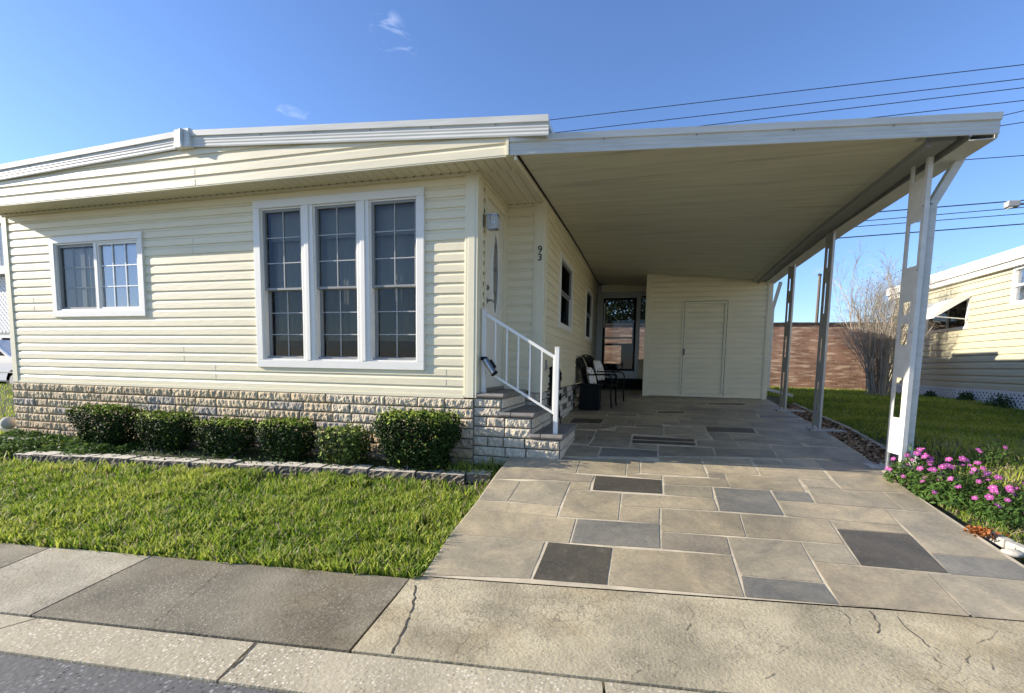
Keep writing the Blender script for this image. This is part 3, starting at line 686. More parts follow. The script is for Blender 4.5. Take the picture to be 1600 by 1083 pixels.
# ---- grass blades
def grass(name, pts, hh, ww, label, lean=.6, seed=1, segs=2, fh=HL, dry=.08, bright=1., curl=1.):
    R = np.random.default_rng(seed); n = len(pts); x, y = pts[:,0], pts[:,1]
    z = np.array([fh(a, b_) for a, b_ in pts])-.045
    az = R.uniform(0, 2*np.pi, n); h = hh*R.uniform(.55, 1.25, n); w = ww*R.uniform(.7, 1.3, n); ln = lean*R.uniform(.2, 1.3, n)*h
    patch = np.array([noise.noise(Vector((a*1.1, b_*1.6, seed))) for a, b_ in pts]); patch2 = np.array([noise.noise(Vector((a*5, b_*5, seed+9))) for a, b_ in pts])
    h *= np.clip(1+.45*patch2+.25*patch, .35, 2); az += patch2*1.0
    dx, dy = np.cos(az), np.sin(az); tw = R.uniform(-.7,.7,n)+az+np.pi/2; wx, wy = np.cos(tw), np.sin(tw)
    rows = []; 
    for k in range(segs+1):
        t = k/segs; cx = x+dx*ln*t**1.7; cy = y+dy*ln*t**1.7; cz = z+h*(t-.25*curl*t*t)
        ww_ = w*(1-.85*t**2)/2
        rows.append((np.c_[cx-wx*ww_, cy-wy*ww_, cz], np.c_[cx+wx*ww_, cy+wy*ww_, cz]))
    V = np.stack([q for r in rows for q in r], 1).reshape(-1, 3); per = 2*(segs+1)
    base = np.arange(n)*per; Fq = np.concatenate([np.c_[base+2*k, base+2*k+1, base+2*k+3, base+2*k+2] for k in range(segs)])
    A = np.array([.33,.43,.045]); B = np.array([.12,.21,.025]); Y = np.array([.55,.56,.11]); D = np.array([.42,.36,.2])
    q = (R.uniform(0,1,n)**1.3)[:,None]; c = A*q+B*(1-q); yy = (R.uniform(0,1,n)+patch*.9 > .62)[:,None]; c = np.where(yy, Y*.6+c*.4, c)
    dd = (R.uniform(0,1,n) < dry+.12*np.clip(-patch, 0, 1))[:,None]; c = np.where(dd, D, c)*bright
    C = np.repeat(c, per, 0); tf = 1.
    o = npmesh(name, V, Fq, [m_grass], C*tf); tag(o, label, 'grass', kind='stuff'); return o
def scatter(n, x0, x1, y0, y1, ok, seed=3):
    R = np.random.default_rng(seed); P = []
    while len(P) < n:
        q = np.c_[R.uniform(x0, x1, n), R.uniform(y0, y1, n)]; P += [p for p in q if ok(p[0], p[1])]
    return np.array(P[:n])
def fl(x, y):
    if not (L_walk(x)-.005+.03*noise.noise(Vector((x*5,0,1))) < y < bedl(x)-.03 and x < (dleft(y) if y > 2.3 else dleft(2.4))-.005): return False
    q = noise.noise(Vector((x*1.7, y*2.6, 5)))+.5*noise.noise(Vector((x*6, y*6, 2)))
    return not (bedl(x)-y < .42 and q > -.15 and random.random() < .8) and not (q > .38 and random.random() < .65)
P = scatter(56000, -6.6, -1.1, 1.9, 4.2, fl, 3)
P2 = scatter(9000, -10.5, -6.6, 1.4, 4.6, lambda x, y: L_walk(x)+.01 < y, 5)
grass('front_lawn', np.r_[P, P2], .088, .0145, 'thick bright green lawn between the pavement and the hedge bed', .55, 11, 3, curl=.6)
sh = lambda x, y: x > dright(y)+(.34 if y > 5.7 else .04 if y > 4.6 else .12)
P = scatter(21000, 2.2, 5.4, 2.85, 6.6, sh, 6)
grass('side_lawn', P, .075, .009, 'sunlit rough lawn behind the pink flowers, right of the driveway', .7, 12, 2, dry=.28)
P = scatter(52000, 2.5, 6.6, 6.4, 11.5, sh, 7)
grass('shaded_lawn', P, .055, .010, 'dark shaded lawn between the carport posts and the neighbouring home', .7, 13, 2, dry=.04, bright=.8)  # blade colour dimmed as well, shade put into it
P = scatter(26000, -2.0, 7.5, 11.4, 16.5, lambda x, y: x > 2.4 or y > 14, 8)
grass('back_lawn', P, .07, .016, 'strip of grass at the foot of the brick wall', .6, 14, 2, dry=.05)
P = scatter(15000, -17, -8.15, 3.5, 10.5, lambda x, y: True, 9)
grass('left_lawn', P, .07, .014, 'grass beside the left end of the house', .6, 15, 2, dry=.05)
# low weeds in the bed
def leafcloud(name, pos, nrm, size, cols, m, parent=None, seed=1, jit=.7, aspect=.55, o0=None):
    R = np.random.default_rng(seed); n = len(pos)
    nn = nrm+R.normal(0, jit, (n,3)); nn /= np.linalg.norm(nn, axis=1)[:,None]+1e-9
    a = R.normal(0, 1, (n,3)); a -= nn*(a*nn).sum(1)[:,None]; a /= np.linalg.norm(a, axis=1)[:,None]+1e-9; b_ = np.cross(nn, a)
    s = size*R.uniform(.6, 1.3, n)[:,None]; bend = nn*s*.12
    V = np.stack([pos-a*s*.5, pos+b_*s*aspect*.5-a*s*.05+bend, pos+a*s*.55, pos-b_*s*aspect*.5-a*s*.05+bend], 1).reshape(-1,3)
    Fq = np.arange(n*4).reshape(-1,4)
    return npmesh(name, V, Fq, [m], np.repeat(cols, 4, 0), parent, o0)
n = 9000; R = np.random.default_rng(4); X = R.uniform(-8.0, -5.6, n)**1; Yv = np.array([R.uniform(bedl(x)+.06, 4.5) for x in X])
hgt = np.array([abs(noise.noise(Vector((x*3, y*3, 1)))) for x, y in zip(X, Yv)])
pos = np.c_[X, Yv, np.array([HL(x, y) for x, y in zip(X, Yv)])-.01+R.uniform(0,1,n)*(.03+.13*hgt)]
q = R.uniform(0,1,n)[:,None]; c = np.array([.12,.2,.04])*q+np.array([.05,.10,.025])*(1-q)
o = leafcloud('ground_cover', pos, np.tile([0,0,1.], (n,1)), .045, c, m_grass, seed=5, jit=.5); tag(o, 'low leafy weeds in the bed at the left corner of the house', 'weeds', kind='stuff')
n = 2600; X = R.uniform(-5.6, -1.3, n); Yv = np.array([R.uniform(bedl(x)+.05, 4.5) for x in X])
pos = np.c_[X, Yv, np.array([HL(x, y) for x, y in zip(X, Yv)])+R.uniform(0,.05,n)]
c = np.array([.06,.11,.03])*R.uniform(.5,1.5,n)[:,None]
o = leafcloud('bed_weeds', pos, np.tile([0,0,1.], (n,1)), .03, c, m_grass, seed=6); tag(o, 'small weeds on the soil under the clipped shrubs', 'weeds', kind='stuff')
P = scatter(500, -1.75, -1.25, 4.15, 4.55, lambda x, y: True, 19)
grass('grass_tuft', P, .16, .008, 'tuft of taller grass at the corner between bed, steps and driveway', .6, 21, 3)
# ============================================================ THE HOUSE
XL, XR, XS, D1, D2 = -8.075, -1.60, -1.149, 4.562, 5.571
ZST, ZSF = -.322, 1.81
house = thing('mobile_home', 'cream mobile home with stone skirt, big triple window and the number 93', 'house', (-4.6, 8, -1.02))
fF = lambda u, d, z: Vector((u, D1-d, z))              # front wall frame: depth outwards
fI = lambda u, d, z: Vector((u, D2-d, z))
fD = lambda u, d, z: Vector((XR+d, u, z))              # door wall
fS = lambda u, d, z: Vector((XS+d, u, z))              # side wall
win = dict(sm=(-7.255+.02, -5.727, .504, 1.481), big=(-4.148, -2.131, -.071, 1.712))
mb = MB()
op = [(win['sm'][0]+.05, win['sm'][1]-.05, win['sm'][2]+.05, win['sm'][3]-.05), (win['big'][0]+.05, win['big'][1]-.05, win['big'][2]+.05, win['big'][3]-.05)]
siding(mb, (0,D1,0), (1,0,0), (0,-1,0), XL+.09, XR-.10, ZST, ZSF+.03, op, m_siding, zref=ZST)
for x, z in ((-5.2,3),(-5.2,4),(-4.75,1),(-4.75,2),(-1.9,1),(-1.9,2),(-5.0,15),(-5.0,16),(-7.6,9),(-7.6,10)):
    mb.box((x, D1-.0145, ZST+z*.1016+.002), (x+.0018, D1-.0132, ZST+z*.1016+.062), m_header)
mb.build('front_wall', house)
mb = MB(); siding(mb, (0,D2,0), (1,0,0), (0,-1,0), XR+.03, XS-.1, -.30, ZSF+.03, [], m_siding, zref=ZST); mb.build('entry_wall', house)
mb = MB(); siding(mb, (XR,0,0), (0,1,0), (1,0,0), D1+.09, D2, -.40, ZSF+.03, [(4.79,5.545,-.29,1.72)], m_siding, zref=ZST)
for i in range(20): mb.box((XR+.001, 4.756, -.22+i*.1016), (XR+.017, 4.768, -.19+i*.1016), m_dark)
mb.build('door_wall', house)
SW = [(6.637, 7.86, .517, 1.523), (9.725, 10.95, .517, 1.57)]
mb = MB(); siding(mb, (XS,0,0), (0,1,0), (1,0,0), D2+.09, 14.0, -.315, 2.06, [(a+.05,b-.05,c+.05,d-.05) for a,b,c,d in SW], m_siding, zref=ZST); mb.build('side_wall', house)
mb = MB(); mb.box((XL+.02, D1+.05, -1.0), (XL+.05, 14, 1.85), m_siding); siding(mb, (XL,0,0), (0,1,0), (-1,0,0), D1+.08, 14, ZST, 1.9, [], m_siding, zref=ZST); mb.build('left_wall', house)
mb = MB(); mb.box((XL, 13.95, -1.0), (XS-.01, 14.0, 1.85), m_siding); mb.build('rear_wall', house)
# corner posts
for a in [((XL, D1-.022, ZST-.01), (XL+.09, D1+.09, ZSF+.02)), ((XR-.10, D1-.024, ZST-.01), (XR+.024, D1+.09, ZSF+.02)), ((XS-.10, D2-.024, -.32), (XS+.024, D2+.09, ZSF+.07))]:
    mb = MB(); x0,y0,z0 = a[0]; x1,y1,z1 = a[1]; mb.box(a[0], a[1], m_ctrim)
    if x0 < -8: pass
    else:
        mb.box((x0-.012, y0+.008, z0), (x0-.0005, y1, z1), m_ctrim); mb.box((x1-.03, y1+.0005, z0), (x1+.006, y1+.012, z1), m_ctrim)
        mb.box((x0+.028, y0-.004, z0), (x1-.028, y0-.0004, z1), m_ctrim)
    mb.build('corner_post', house, bevel=.003)
mb = MB(); mb.box((XR+.001, D2-.03, -.3), (XR+.03, D2-.0005, ZSF), m_ctrim); mb.build('corner_trim', house)
mb = MB(); mb.box((XL+.09, D1-.018, ZST-.018), (XR-.112, D1-.002, ZST+.012), m_ctrim); mb.build('starter_strip', house)
# house number
for ch, z in (('9', 1.268), ('3', 1.182)):
    cu = bpy.data.curves.new('t', 'FONT'); cu.body = ch; cu.size = .108; cu.extrude = .003; cu.offset = .0012; cu.align_x = 'CENTER'
    to = bpy.data.objects.new('t', cu); S.collection.objects.link(to); bpy.context.view_layer.update()
    me = bpy.data.meshes.new_from_object(to.evaluated_get(bpy.context.evaluated_depsgraph_get())); bpy.data.objects.remove(to)
    me.materials.clear(); me.materials.append(m_num)
    o = bpy.data.objects.new('number', me); S.collection.objects.link(o); o.parent = house
    o.rotation_euler = (math.pi/2, 0, 0); o.location = Vector((-1.178, D2-.031, z))-house.location; o['label'] = 'black digit %s on the cream corner post' % ch
# stone skirt
def tint_front(row, u, R):
    q = R.uniform(0,1); base = Vector((.62,.50,.32))*(1-q)+Vector((.48,.38,.24))*q
    if R.random() < .18: base = Vector((.40,.35,.28))
    st = max(0, min(1, (row-2.5)/3.5)); right = max(0, min(1, (u+3.6)/1.6)); left = max(0, min(1, (-u-5.6)/1.5))
    o_ = Vector((.46,.29,.14)); base = base.lerp(o_, st*max(right*.75, left*.5)*R.uniform(.5,1))
    if right > .3 and row < 4: base = base.lerp(Vector((.62,.54,.40)), .6)
    return tuple(base)
mb = MB(); stone(mb, (0,D1-.012,0), (1,0,0), (0,-1,0), XL-.02, XR-.005, ZST-.02, -1.13, tint=tint_front, seed=3, rough=.025, lens=(.2,.46)); mb.build('stone_skirt', house)
mb = MB(); stone(mb, (XL-.012,0,0), (0,-1,0), (-1,0,0), -8, -D1, ZST-.02, -1.05, tint=tint_front, seed=4, rough=.02); mb.build('stone_skirt', house)
def tint_side(row, u, R):
    return (.10,.095,.085) if (int(u*3.7)+row*2) % 3 == 0 and R.random() < .75 else (.60,.57,.48)
mb = MB(); stone(mb, (XS-.006,0,0), (0,1,0), (1,0,0), D2, 12.3, -.325, lambda u: -1.02 if u < 7 else -.5, tint=tint_side, seed=9, smooth=True, lens=(.12,.26), rh=.085)
mb.build('stone_skirt', house)
mb = MB(); stone(mb, (0,D2-.004,0), (1,0,0), (0,-1,0), XR+.01, XS, -.322, -1.08, tint=tint_front, seed=14, rough=.02); mb.build('stone_skirt', house)
# soffit: ribbed boards running front to back
def ribbed(mb, x0, x1, y0, y1, z, m, pitch=.095):
    x = x0
    while x < x1-.001:
        e = min(x+pitch, x1); gg = .010
        mb.face([(x,y0,z),(e-gg,y0,z),(e-gg,y1,z),(x,y1,z)][::-1], m)
        if e-gg < x1: mb.face([(e-gg,y0,z),(e-gg/2,y0,z+.012),(e-gg/2,y1,z+.012),(e-gg,y1,z)][::-1], m); mb.face([(e-gg/2,y0,z+.012),(e,y0,z),(e,y1,z),(e-gg/2,y1,z+.012)][::-1], m)
        x = e
YG = 4.22
mb = MB(); ribbed(mb, XL-.02, XS-.0, YG+.01, D1+.02, ZSF+.004, m_soffit); ribbed(mb, XR+.0, XS-.0, D1+.0215, D2+.02, ZSF+.0042, m_soffit)
mb.box((XL, D1-.03, ZSF-.022), (XR-.11, D1-.001, ZSF+.002), m_ctrim); mb.box((XR+.001, D1+.1, ZSF-.024), (XR+.026, D2-.03, ZSF+.002), m_ctrim); mb.box((XR+.03, D2-.03, ZSF-.022), (XS-.11, D2-.001, ZSF+.002), m_ctrim)
for i in range(70):     # dark vent slots at the back edge of the soffit
    x = XL+.05+i*.095
    if x < XR: mb.box((x+.083, D1-.045, ZSF-.001), (x+.095, D1-.031, ZSF+.003), m_dark)
for i in range(5): mb.box((XR+.06+i*.085, D2-.045, ZSF-.001), (XR+.072+i*.085, D2-.031, ZSF+.003), m_dark)
mb.build('soffit', house)
# gable face
def ztop(x):            # underside of the roof fascia
    return 2.17-(-4.63-x)*.039 if x < -4.63 else 2.17-(x+4.63)*.069
mb = MB(); n = 70; gx0, gx1 = XL-.02, -1.21
for i in range(n):
    a = gx0+(gx1-gx0)*i/n; b_ = gx0+(gx1-gx0)*(i+1)/n; siding(mb, (0,YG,0), (1,0,0), (0,-1,0), a, b_, 1.795, (ztop(a)+ztop(b_))/2+.05, [], m_siding, zref=1.795, dep=.014)
mb.box((gx1+.0005, YG-.024, 1.79), (gx1+.022, YG+.03, ztop(gx1)+.01), m_ctrim)
mb.box((gx0, YG-.010, 1.783), (gx1, YG+.012, 1.797), m_ctrim)
mb.box((gx0, YG+.004, 1.80), (gx1, YG+.03, 1.98), m_dark)
for k_ in (0, 1): mb.box((-4.56, YG-.0155, 1.797+k_*.1016), (-4.557, YG-.0142, 1.857+k_*.1016), m_header)
mb.build('gable', house)
# roof
roof_prof = lambda x: ztop(x)+.155
mb = MB(); X = [-9.0, -8.1, -4.63, -.86]; 
X = [-8.16, -4.63, -1.17]
for a, b_ in zip(X, X[1:]):
    P = [(a,4.195,ztop(a)+.02),(b_,4.195,ztop(b_)+.02),(b_,14.2,ztop(b_)+.02),(a,14.2,ztop(a)+.02),(a,4.195,roof_prof(a)-.006),(b_,4.195,roof_prof(b_)-.006),(b_,14.2,roof_prof(b_)-.006),(a,14.2,roof_prof(a)-.006)]
    mb.hexa([Vector(p) for p in P], m_fascia)
a, b_ = -1.1695, -.87; mb.hexa([Vector(p) for p in ((a,4.195,ztop(a)+.02),(b_,4.195,ztop(b_)+.02),(b_,5.0,ztop(b_)+.075),(a,5.0,ztop(a)+.075),(a,4.195,roof_prof(a)-.006),(b_,4.195,roof_prof(b_)-.006),(b_,5.0,roof_prof(b_)-.006),(a,5.0,roof_prof(a)-.006))], m_fascia)
roof = mb.build('roof', house)
mb = MB()
prof = [(0,.0),(.012,0),(.016,.012),(.011,.03),(.016,.042),(.011,.058),(.016,.07),(.012,.088),(.012,.098),(.030,.104),(.034,.155),(.0,.158)]   # (depth, height)
def fasc(mb, p, q, h=.155, m=m_fascia, sc=1.):
    p = Vector(p); q = Vector(q); d = (q-p); n_ = Vector((d.y, -d.x, 0)).normalized(); k = mb.mi(m); i = len(mb.v); N_ = len(prof)
    for b0 in (p, q):
        for u, v_ in prof: mb.v.append(tuple(b0+n_*u*sc+Vector((0,0,v_*h/.158))))
    for j in range(N_):
        w = (j+1) % N_; mb.f.append((i+j, i+w, i+N_+w, i+N_+j)); mb.m.append(k); mb.c.append((1,1,1))
    for s_ in (0, N_): mb.f.append(tuple(i+s_+j for j in range(N_))); mb.m.append(k); mb.c.append((1,1,1))
fasc(mb, (-8.18,4.193,ztop(-8.18)), (-4.74,4.193,ztop(-4.74)), .166); fasc(mb, (-4.55,4.193,ztop(-4.55)), (-.84,4.193,ztop(-.84)), .16)
fasc(mb, (-.868,4.19,ztop(-.86)), (-.868,5.0,ztop(-.86)+.05), .11)
for x in (-6.9,-6.1,-5.3,-3.7,-3.1,-2.5,-1.9,-1.3): mb.tube([(x, 4.178, ztop(x)+.095), (x, 4.172, ztop(x)+.095)], .006, m_bronze, 6)
mb.build('fascia', roof)
mb = MB(); z = ztop(-4.63)
mb.hexa([Vector(p) for p in ((-4.75,4.145,z-.014),(-4.54,4.145,z-.014),(-4.54,4.22,z-.014),(-4.75,4.22,z-.014),(-4.74,4.15,z+.175),(-4.55,4.15,z+.175),(-4.55,4.22,z+.182),(-4.74,4.22,z+.182))], m_fascia)
mb.tube([(-4.64,4.143,z-.01),(-4.64,4.137,z+.06),(-4.64,4.143,z+.17)], .018, m_fascia, 8)
mb.build('ridge_cap', roof, bevel=.01)

# ---- windows
def muntins(mb, fn, x0, x1, z0, z1, nx, nz, d, w, m):
    for i in range(1, nx):
        x = x0+(x1-x0)*i/nx; fbox(mb, fn, x-w/2, x+w/2, d-.004, d+.004, z0, z1, m)
    for j in range(1, nz):
        z = z0+(z1-z0)*j/nz
        xs_ = [x0]+[x0+(x1-x0)*i/nx for i in range(1, nx)]+[x1]
        for i in range(nx): fbox(mb, fn, xs_[i]+(w/2 if i else 0), xs_[i+1]-(w/2 if i < nx-1 else 0), d-.0035, d+.0035, z-w/2, z+w/2, m)
def curtain(x0, x1, z0, z1, fn, d, m, parent, amp=.018, freq=38, name='curtain'):
    nx = 90; V = []; 
    for i in range(nx+1):
        x = x0+(x1-x0)*i/nx; o_ = amp*math.sin(x*freq+1.5*math.sin(x*9))+amp*.5*math.sin(x*freq*2.3)
        for z in (z0, (z0+z1)/2, z1): V.append(tuple(fn(x, d+o_*(1 if z < z1 else .5), z)))
    Fq = [(i*3+j, i*3+3+j, i*3+4+j, i*3+1+j) for i in range(nx) for j in range(2)]
    return npmesh(name, np.array(V), np.array(Fq), [m], np.ones((len(V),3)), parent, smooth=True)
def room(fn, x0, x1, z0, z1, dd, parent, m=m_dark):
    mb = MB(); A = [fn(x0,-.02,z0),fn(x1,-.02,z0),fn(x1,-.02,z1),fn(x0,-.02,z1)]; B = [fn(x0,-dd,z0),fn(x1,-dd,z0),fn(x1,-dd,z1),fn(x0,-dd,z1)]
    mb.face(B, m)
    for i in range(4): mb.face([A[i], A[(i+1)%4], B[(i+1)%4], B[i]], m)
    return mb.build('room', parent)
# small slider window
a, b_, c, d = win['sm']; mb = MB(); ring(mb, a, b_, c, d, .075, fF, m_trim, -.03, .034); ring(mb, a+.0755, b_-.0755, c+.0755, d-.0755, .018, fF, m_trim, -.05, .020)
wnd = mb.build('window', house, bevel=.004); wnd['label'] = 'wide sliding window with pale curtains at the left'
ix0, ix1, iz0, iz1 = a+.094, b_-.094, c+.094, d-.094; mid = ix0+(ix1-ix0)*.475
mb = MB(); fbox(mb, fF, mid-.002, mid+.042, -.04, .016, iz0, iz1, m_trim); ring(mb, mid+.0425, ix1, iz0, iz1, .024, fF, m_trim, -.04, .008); mb.build('sash', wnd)
mb = MB(); ring(mb, ix0, mid-.0025, iz0, iz1, .028, fF, m_bronze, -.045, -.005); mb.build('sash', wnd)
mb = MB(); muntins(mb, fF, mid+.066, ix1-.024, iz0+.024, iz1-.024, 3, 3, -.012, .013, m_frost); mb.build('muntin', wnd)
mb = MB(); muntins(mb, fF, ix0+.028, mid-.03, iz0+.028, iz1-.028, 3, 3, -.030, .013, m_muntin); mb.build('muntin', wnd)
mb = MB(); mb.face([fF(mid+.06,-.02,iz0+.02),fF(ix1-.02,-.02,iz0+.02),fF(ix1-.02,-.02,iz1-.02),fF(mid+.06,-.02,iz1-.02)], g_boosted); mb.build('pane', wnd)
mb = MB(); mb.face([fF(ix0+.02,-.024,iz0+.02),fF(mid-.01,-.024,iz0+.02),fF(mid-.01,-.024,iz1-.02),fF(ix0+.02,-.024,iz1-.02)], g_main); mb.build('pane', wnd)
curtain(ix0+.02, ix1, iz0-.1, iz1-.04, fF, -.045, m_curtain2, wnd, .007); room(fF, a+.06, b_-.06, c+.06, d-.06, .6, wnd)
# triple window
a, b_, c, d = win['big']; mb = MB(); ring(mb, a, b_, c, d, .082, fF, m_trim, -.03, .036)
opx = [(-4.066,-3.545), (-3.403,-2.882), (-2.742,-2.213)]
mb.hexa([fF(-3.5445,-.03,c+.0825),fF(-3.4035,-.03,c+.0825),fF(-3.4035,.028,c+.0825),fF(-3.5445,.028,c+.0825),fF(-3.5445,-.03,d-.0825),fF(-3.4035,-.03,d-.0825),fF(-3.4035,.028,d-.0825),fF(-3.5445,.028,d-.0825)], m_trim)
mb.hexa([fF(-2.8815,-.03,c+.0825),fF(-2.7425,-.03,c+.0825),fF(-2.7425,.028,c+.0825),fF(-2.8815,.028,c+.0825),fF(-2.8815,-.03,d-.0825),fF(-2.7425,-.03,d-.0825),fF(-2.7425,.028,d-.0825),fF(-2.8815,.028,d-.0825)], m_trim)
for (p, q) in ((-3.5,-3.45),(-2.838,-2.786)): fbox(mb, fF, p, q, .0285, .040, c+.083, d-.083, m_trim)
wnd = mb.build('window', house, bevel=.004); wnd['label'] = 'large triple double-hung window with grey sashes'
for (p, q) in opx:
    z0, z1 = c+.083, d-.083; zm = z0+(z1-z0)*.475
    mb = MB(); ring(mb, p+.0005, q-.0005, z0+.0005, z1-.0005, .014, fF, m_trim, -.05, .012); mb.build('frame', wnd)
    mb = MB(); ring(mb, p+.015, q-.015, zm-.012, z1-.015, .022, fF, m_bronze, -.045, -.004); mb.build('sash', wnd)
    mb = MB(); ring(mb, p+.017, q-.017, z0+.015, zm+.012, .030, fF, m_bronze, -.075, -.048); fbox(mb, fF, p+.0151, q-.0151, -.047, -.012, z0+.0151, z0+.035, m_bronze); mb.build('sash', wnd)
    mb = MB(); muntins(mb, fF, p+.037, q-.037, zm+.010, z1-.037, 2, 3, -.022, .011, m_muntin); mb.build('muntin', wnd)
    mb = MB(); muntins(mb, fF, p+.047, q-.047, z0+.045, zm-.018, 2, 3, -.060, .010, m_muntin); mb.build('muntin', wnd)
    mb = MB(); mb.face([fF(p+.03,-.03,zm),fF(q-.03,-.03,zm),fF(q-.03,-.03,z1-.03),fF(p+.03,-.03,z1-.03)], g_main); mb.build('pane', wnd)
    mb = MB(); mb.face([fF(p+.03,-.066,z0+.03),fF(q-.03,-.066,z0+.03),fF(q-.03,-.066,zm),fF(p+.03,-.066,zm)], g_dark); mb.build('pane', wnd)
curtain(a+.09, b_-.09, c+.30, d-.22, fF, -.16, m_curtain, wnd, .022, 30)
mb = MB(); mb.hexa([fF(a+.1,-.125,d-.40),fF(b_-.1,-.125,d-.40),fF(b_-.1,-.115,d-.40),fF(a+.1,-.115,d-.40),fF(a+.1,-.125,d-.08),fF(b_-.1,-.125,d-.08),fF(b_-.1,-.115,d-.08),fF(a+.1,-.115,d-.08)], m_curtain); mb.build('valance', wnd)
mb = MB()       # white chair back and table inside the room
for x in (-3.86,-3.68): mb.tube([fF(x,-.42,c+.1), fF(x,-.42,c+.62)], .014, m_white, 6)
mb.beam(fF(-3.86,-.42,c+.6), fF(-3.68,-.42,c+.6), .02, .05, m_white); mb.beam(fF(-3.86,-.42,c+.56), fF(-3.68,-.42,c+.4), .012, .02, m_white); mb.beam(fF(-3.86,-.42,c+.4), fF(-3.68,-.42,c+.56), .012, .02, m_white)
mb.build('indoor_chair_back', wnd)
room(fF, a+.06, b_-.06, c+.06, d-.06, 1.0, wnd)
# side windows
for (a, b_, c, d) in SW:
    mb = MB(); ring(mb, a, b_, c, d, .075, fS, m_trim, -.03, .030); wnd = mb.build('window', house, bevel=.004)
    zm = (c+d)/2
    mb = MB(); ring(mb, a+.0755, b_-.0755, c+.0755, zm+.015, .03, fS, m_bronze, -.06, -.02); ring(mb, a+.0755, b_-.0755, zm+.0155, d-.0755, .022, fS, m_bronze, -.03, .004); mb.build('sash', wnd)
    mb = MB(); mb.face([fS(a+.09,-.025,c+.09),fS(b_-.09,-.025,c+.09),fS(b_-.09,-.025,d-.09),fS(a+.09,-.025,d-.09)], g_screen); mb.build('pane', wnd)
    room(fS, a+.06, b_-.06, c+.06, d-.06, .5, wnd)
# ---- front door
mb = MB(); z0, z1 = -.285, 1.72; y0, y1 = 4.79, 5.545
ring(mb, y0, y1, z0, z1, .035, fD, m_ctrim, -.04, .026)
fbox(mb, fD, y0+.036, y1-.036, -.035, -.004, z0+.036, z1-.036, m_door)
fbox(mb, fD, y0+.036, y1-.036, -.02, .034, z0-.02, z0+.0355, m_steel)
door = mb.build('front_door', house, bevel=.003); door['label'] = 'cream front door with a tall leaded oval glass'
mb = MB(); oc, zc, rw, rh_ = 5.19, .975, .115, .44; k = mb.mi(m_leaded); n = 40
ov = lambda t, s_, dd: fD(oc+rw*s_*math.sin(t)*(1 if True else 1), dd, zc+rh_*s_*math.cos(t)*(1+.04*math.cos(2*t)))
for i in range(n):
    t0, t1 = 2*math.pi*i/n, 2*math.pi*(i+1)/n
    mb.face([fD(oc,.001,zc), ov(t0,.93,.001), ov(t1,.93,.001)], m_leaded)
    mb.face([ov(t0,.93,.001), ov(t0,1.0,.016), ov(t1,1.0,.016), ov(t1,.93,.001)], m_door); mb.face([ov(t0,1.0,.016), ov(t0,1.1,-.003), ov(t1,1.1,-.003), ov(t1,1.0,.016)], m_door)
for dy in (-.04, .04): mb.tube([fD(oc+dy,.003,zc-.36), fD(oc+dy*1.6,.003,zc), fD(oc+dy,.003,zc+.36)], .003, m_steel, 5)
for zz in (-.25,0,.25): mb.tube([fD(oc-.09,.003,zc+zz), fD(oc,.003,zc+zz+.07), fD(oc+.09,.003,zc+zz)], .003, m_steel, 5)
mb.build('oval_glass', door)
mb = MB(); mb.tube([fD(4.895,-.004,.79), fD(4.895,.022,.79)], .028, m_steel, 14); mb.tube([fD(4.895,.022,.79), fD(4.895,.030,.79)], .012, m_steel, 8); mb.build('deadbolt', door)
mb = MB(); mb.tube([fD(4.895,-.004,.66), fD(4.895,.012,.66)], .03, m_steel, 14); mb.tube([fD(4.895,.012,.66), fD(4.895,.05,.66)], .011, m_steel, 8); mb.tube([fD(4.895,.05,.66), fD(4.95,.052,.663), fD(5.0,.048,.655)], .010, m_steel, 8); mb.build('handle', door)
# dark gaps where siding ends at the door jamb

# porch light
pl = thing('porch_light', 'small chrome and glass box wall light beside the front door', 'lamp', (XR+.03, 4.73, 1.42))
mb = MB(); mb.box((XR+.018, 4.70, 1.35), (XR+.03, 4.755, 1.47), m_steel); mb.tube([(XR+.03,4.72,1.45),(XR+.10,4.72,1.468)], .008, m_steel, 6); mb.build('bracket', pl)
mb = MB(); x0, x1, y0, y1, z0, z1 = XR+.07, XR+.17, 4.675, 4.775, 1.33, 1.455
mb.box((x0,y0,z1), (x1,y1,z1+.008), m_steel); mb.box((x0,y0,z0-.008), (x1,y1,z0), m_steel)
for x in (x0, x1-.008):
    for y in (y0, y1-.008): mb.box((x,y,z0+.0003), (x+.008,y+.008,z1-.0003), m_steel)
mb.build('frame', pl)
mb = MB(); mb.box((x0+.004,y0+.004,z0+.001), (x1-.004,y1-.004,z1-.001), g_clear); mb.build('glass', pl)
mb = MB(); mb.ellipsoid(((x0+x1)/2,(y0+y1)/2,(z0+z1)/2), (.022,.022,.035), m_white, 10, 6); mb.build('bulb', pl, smooth=True)

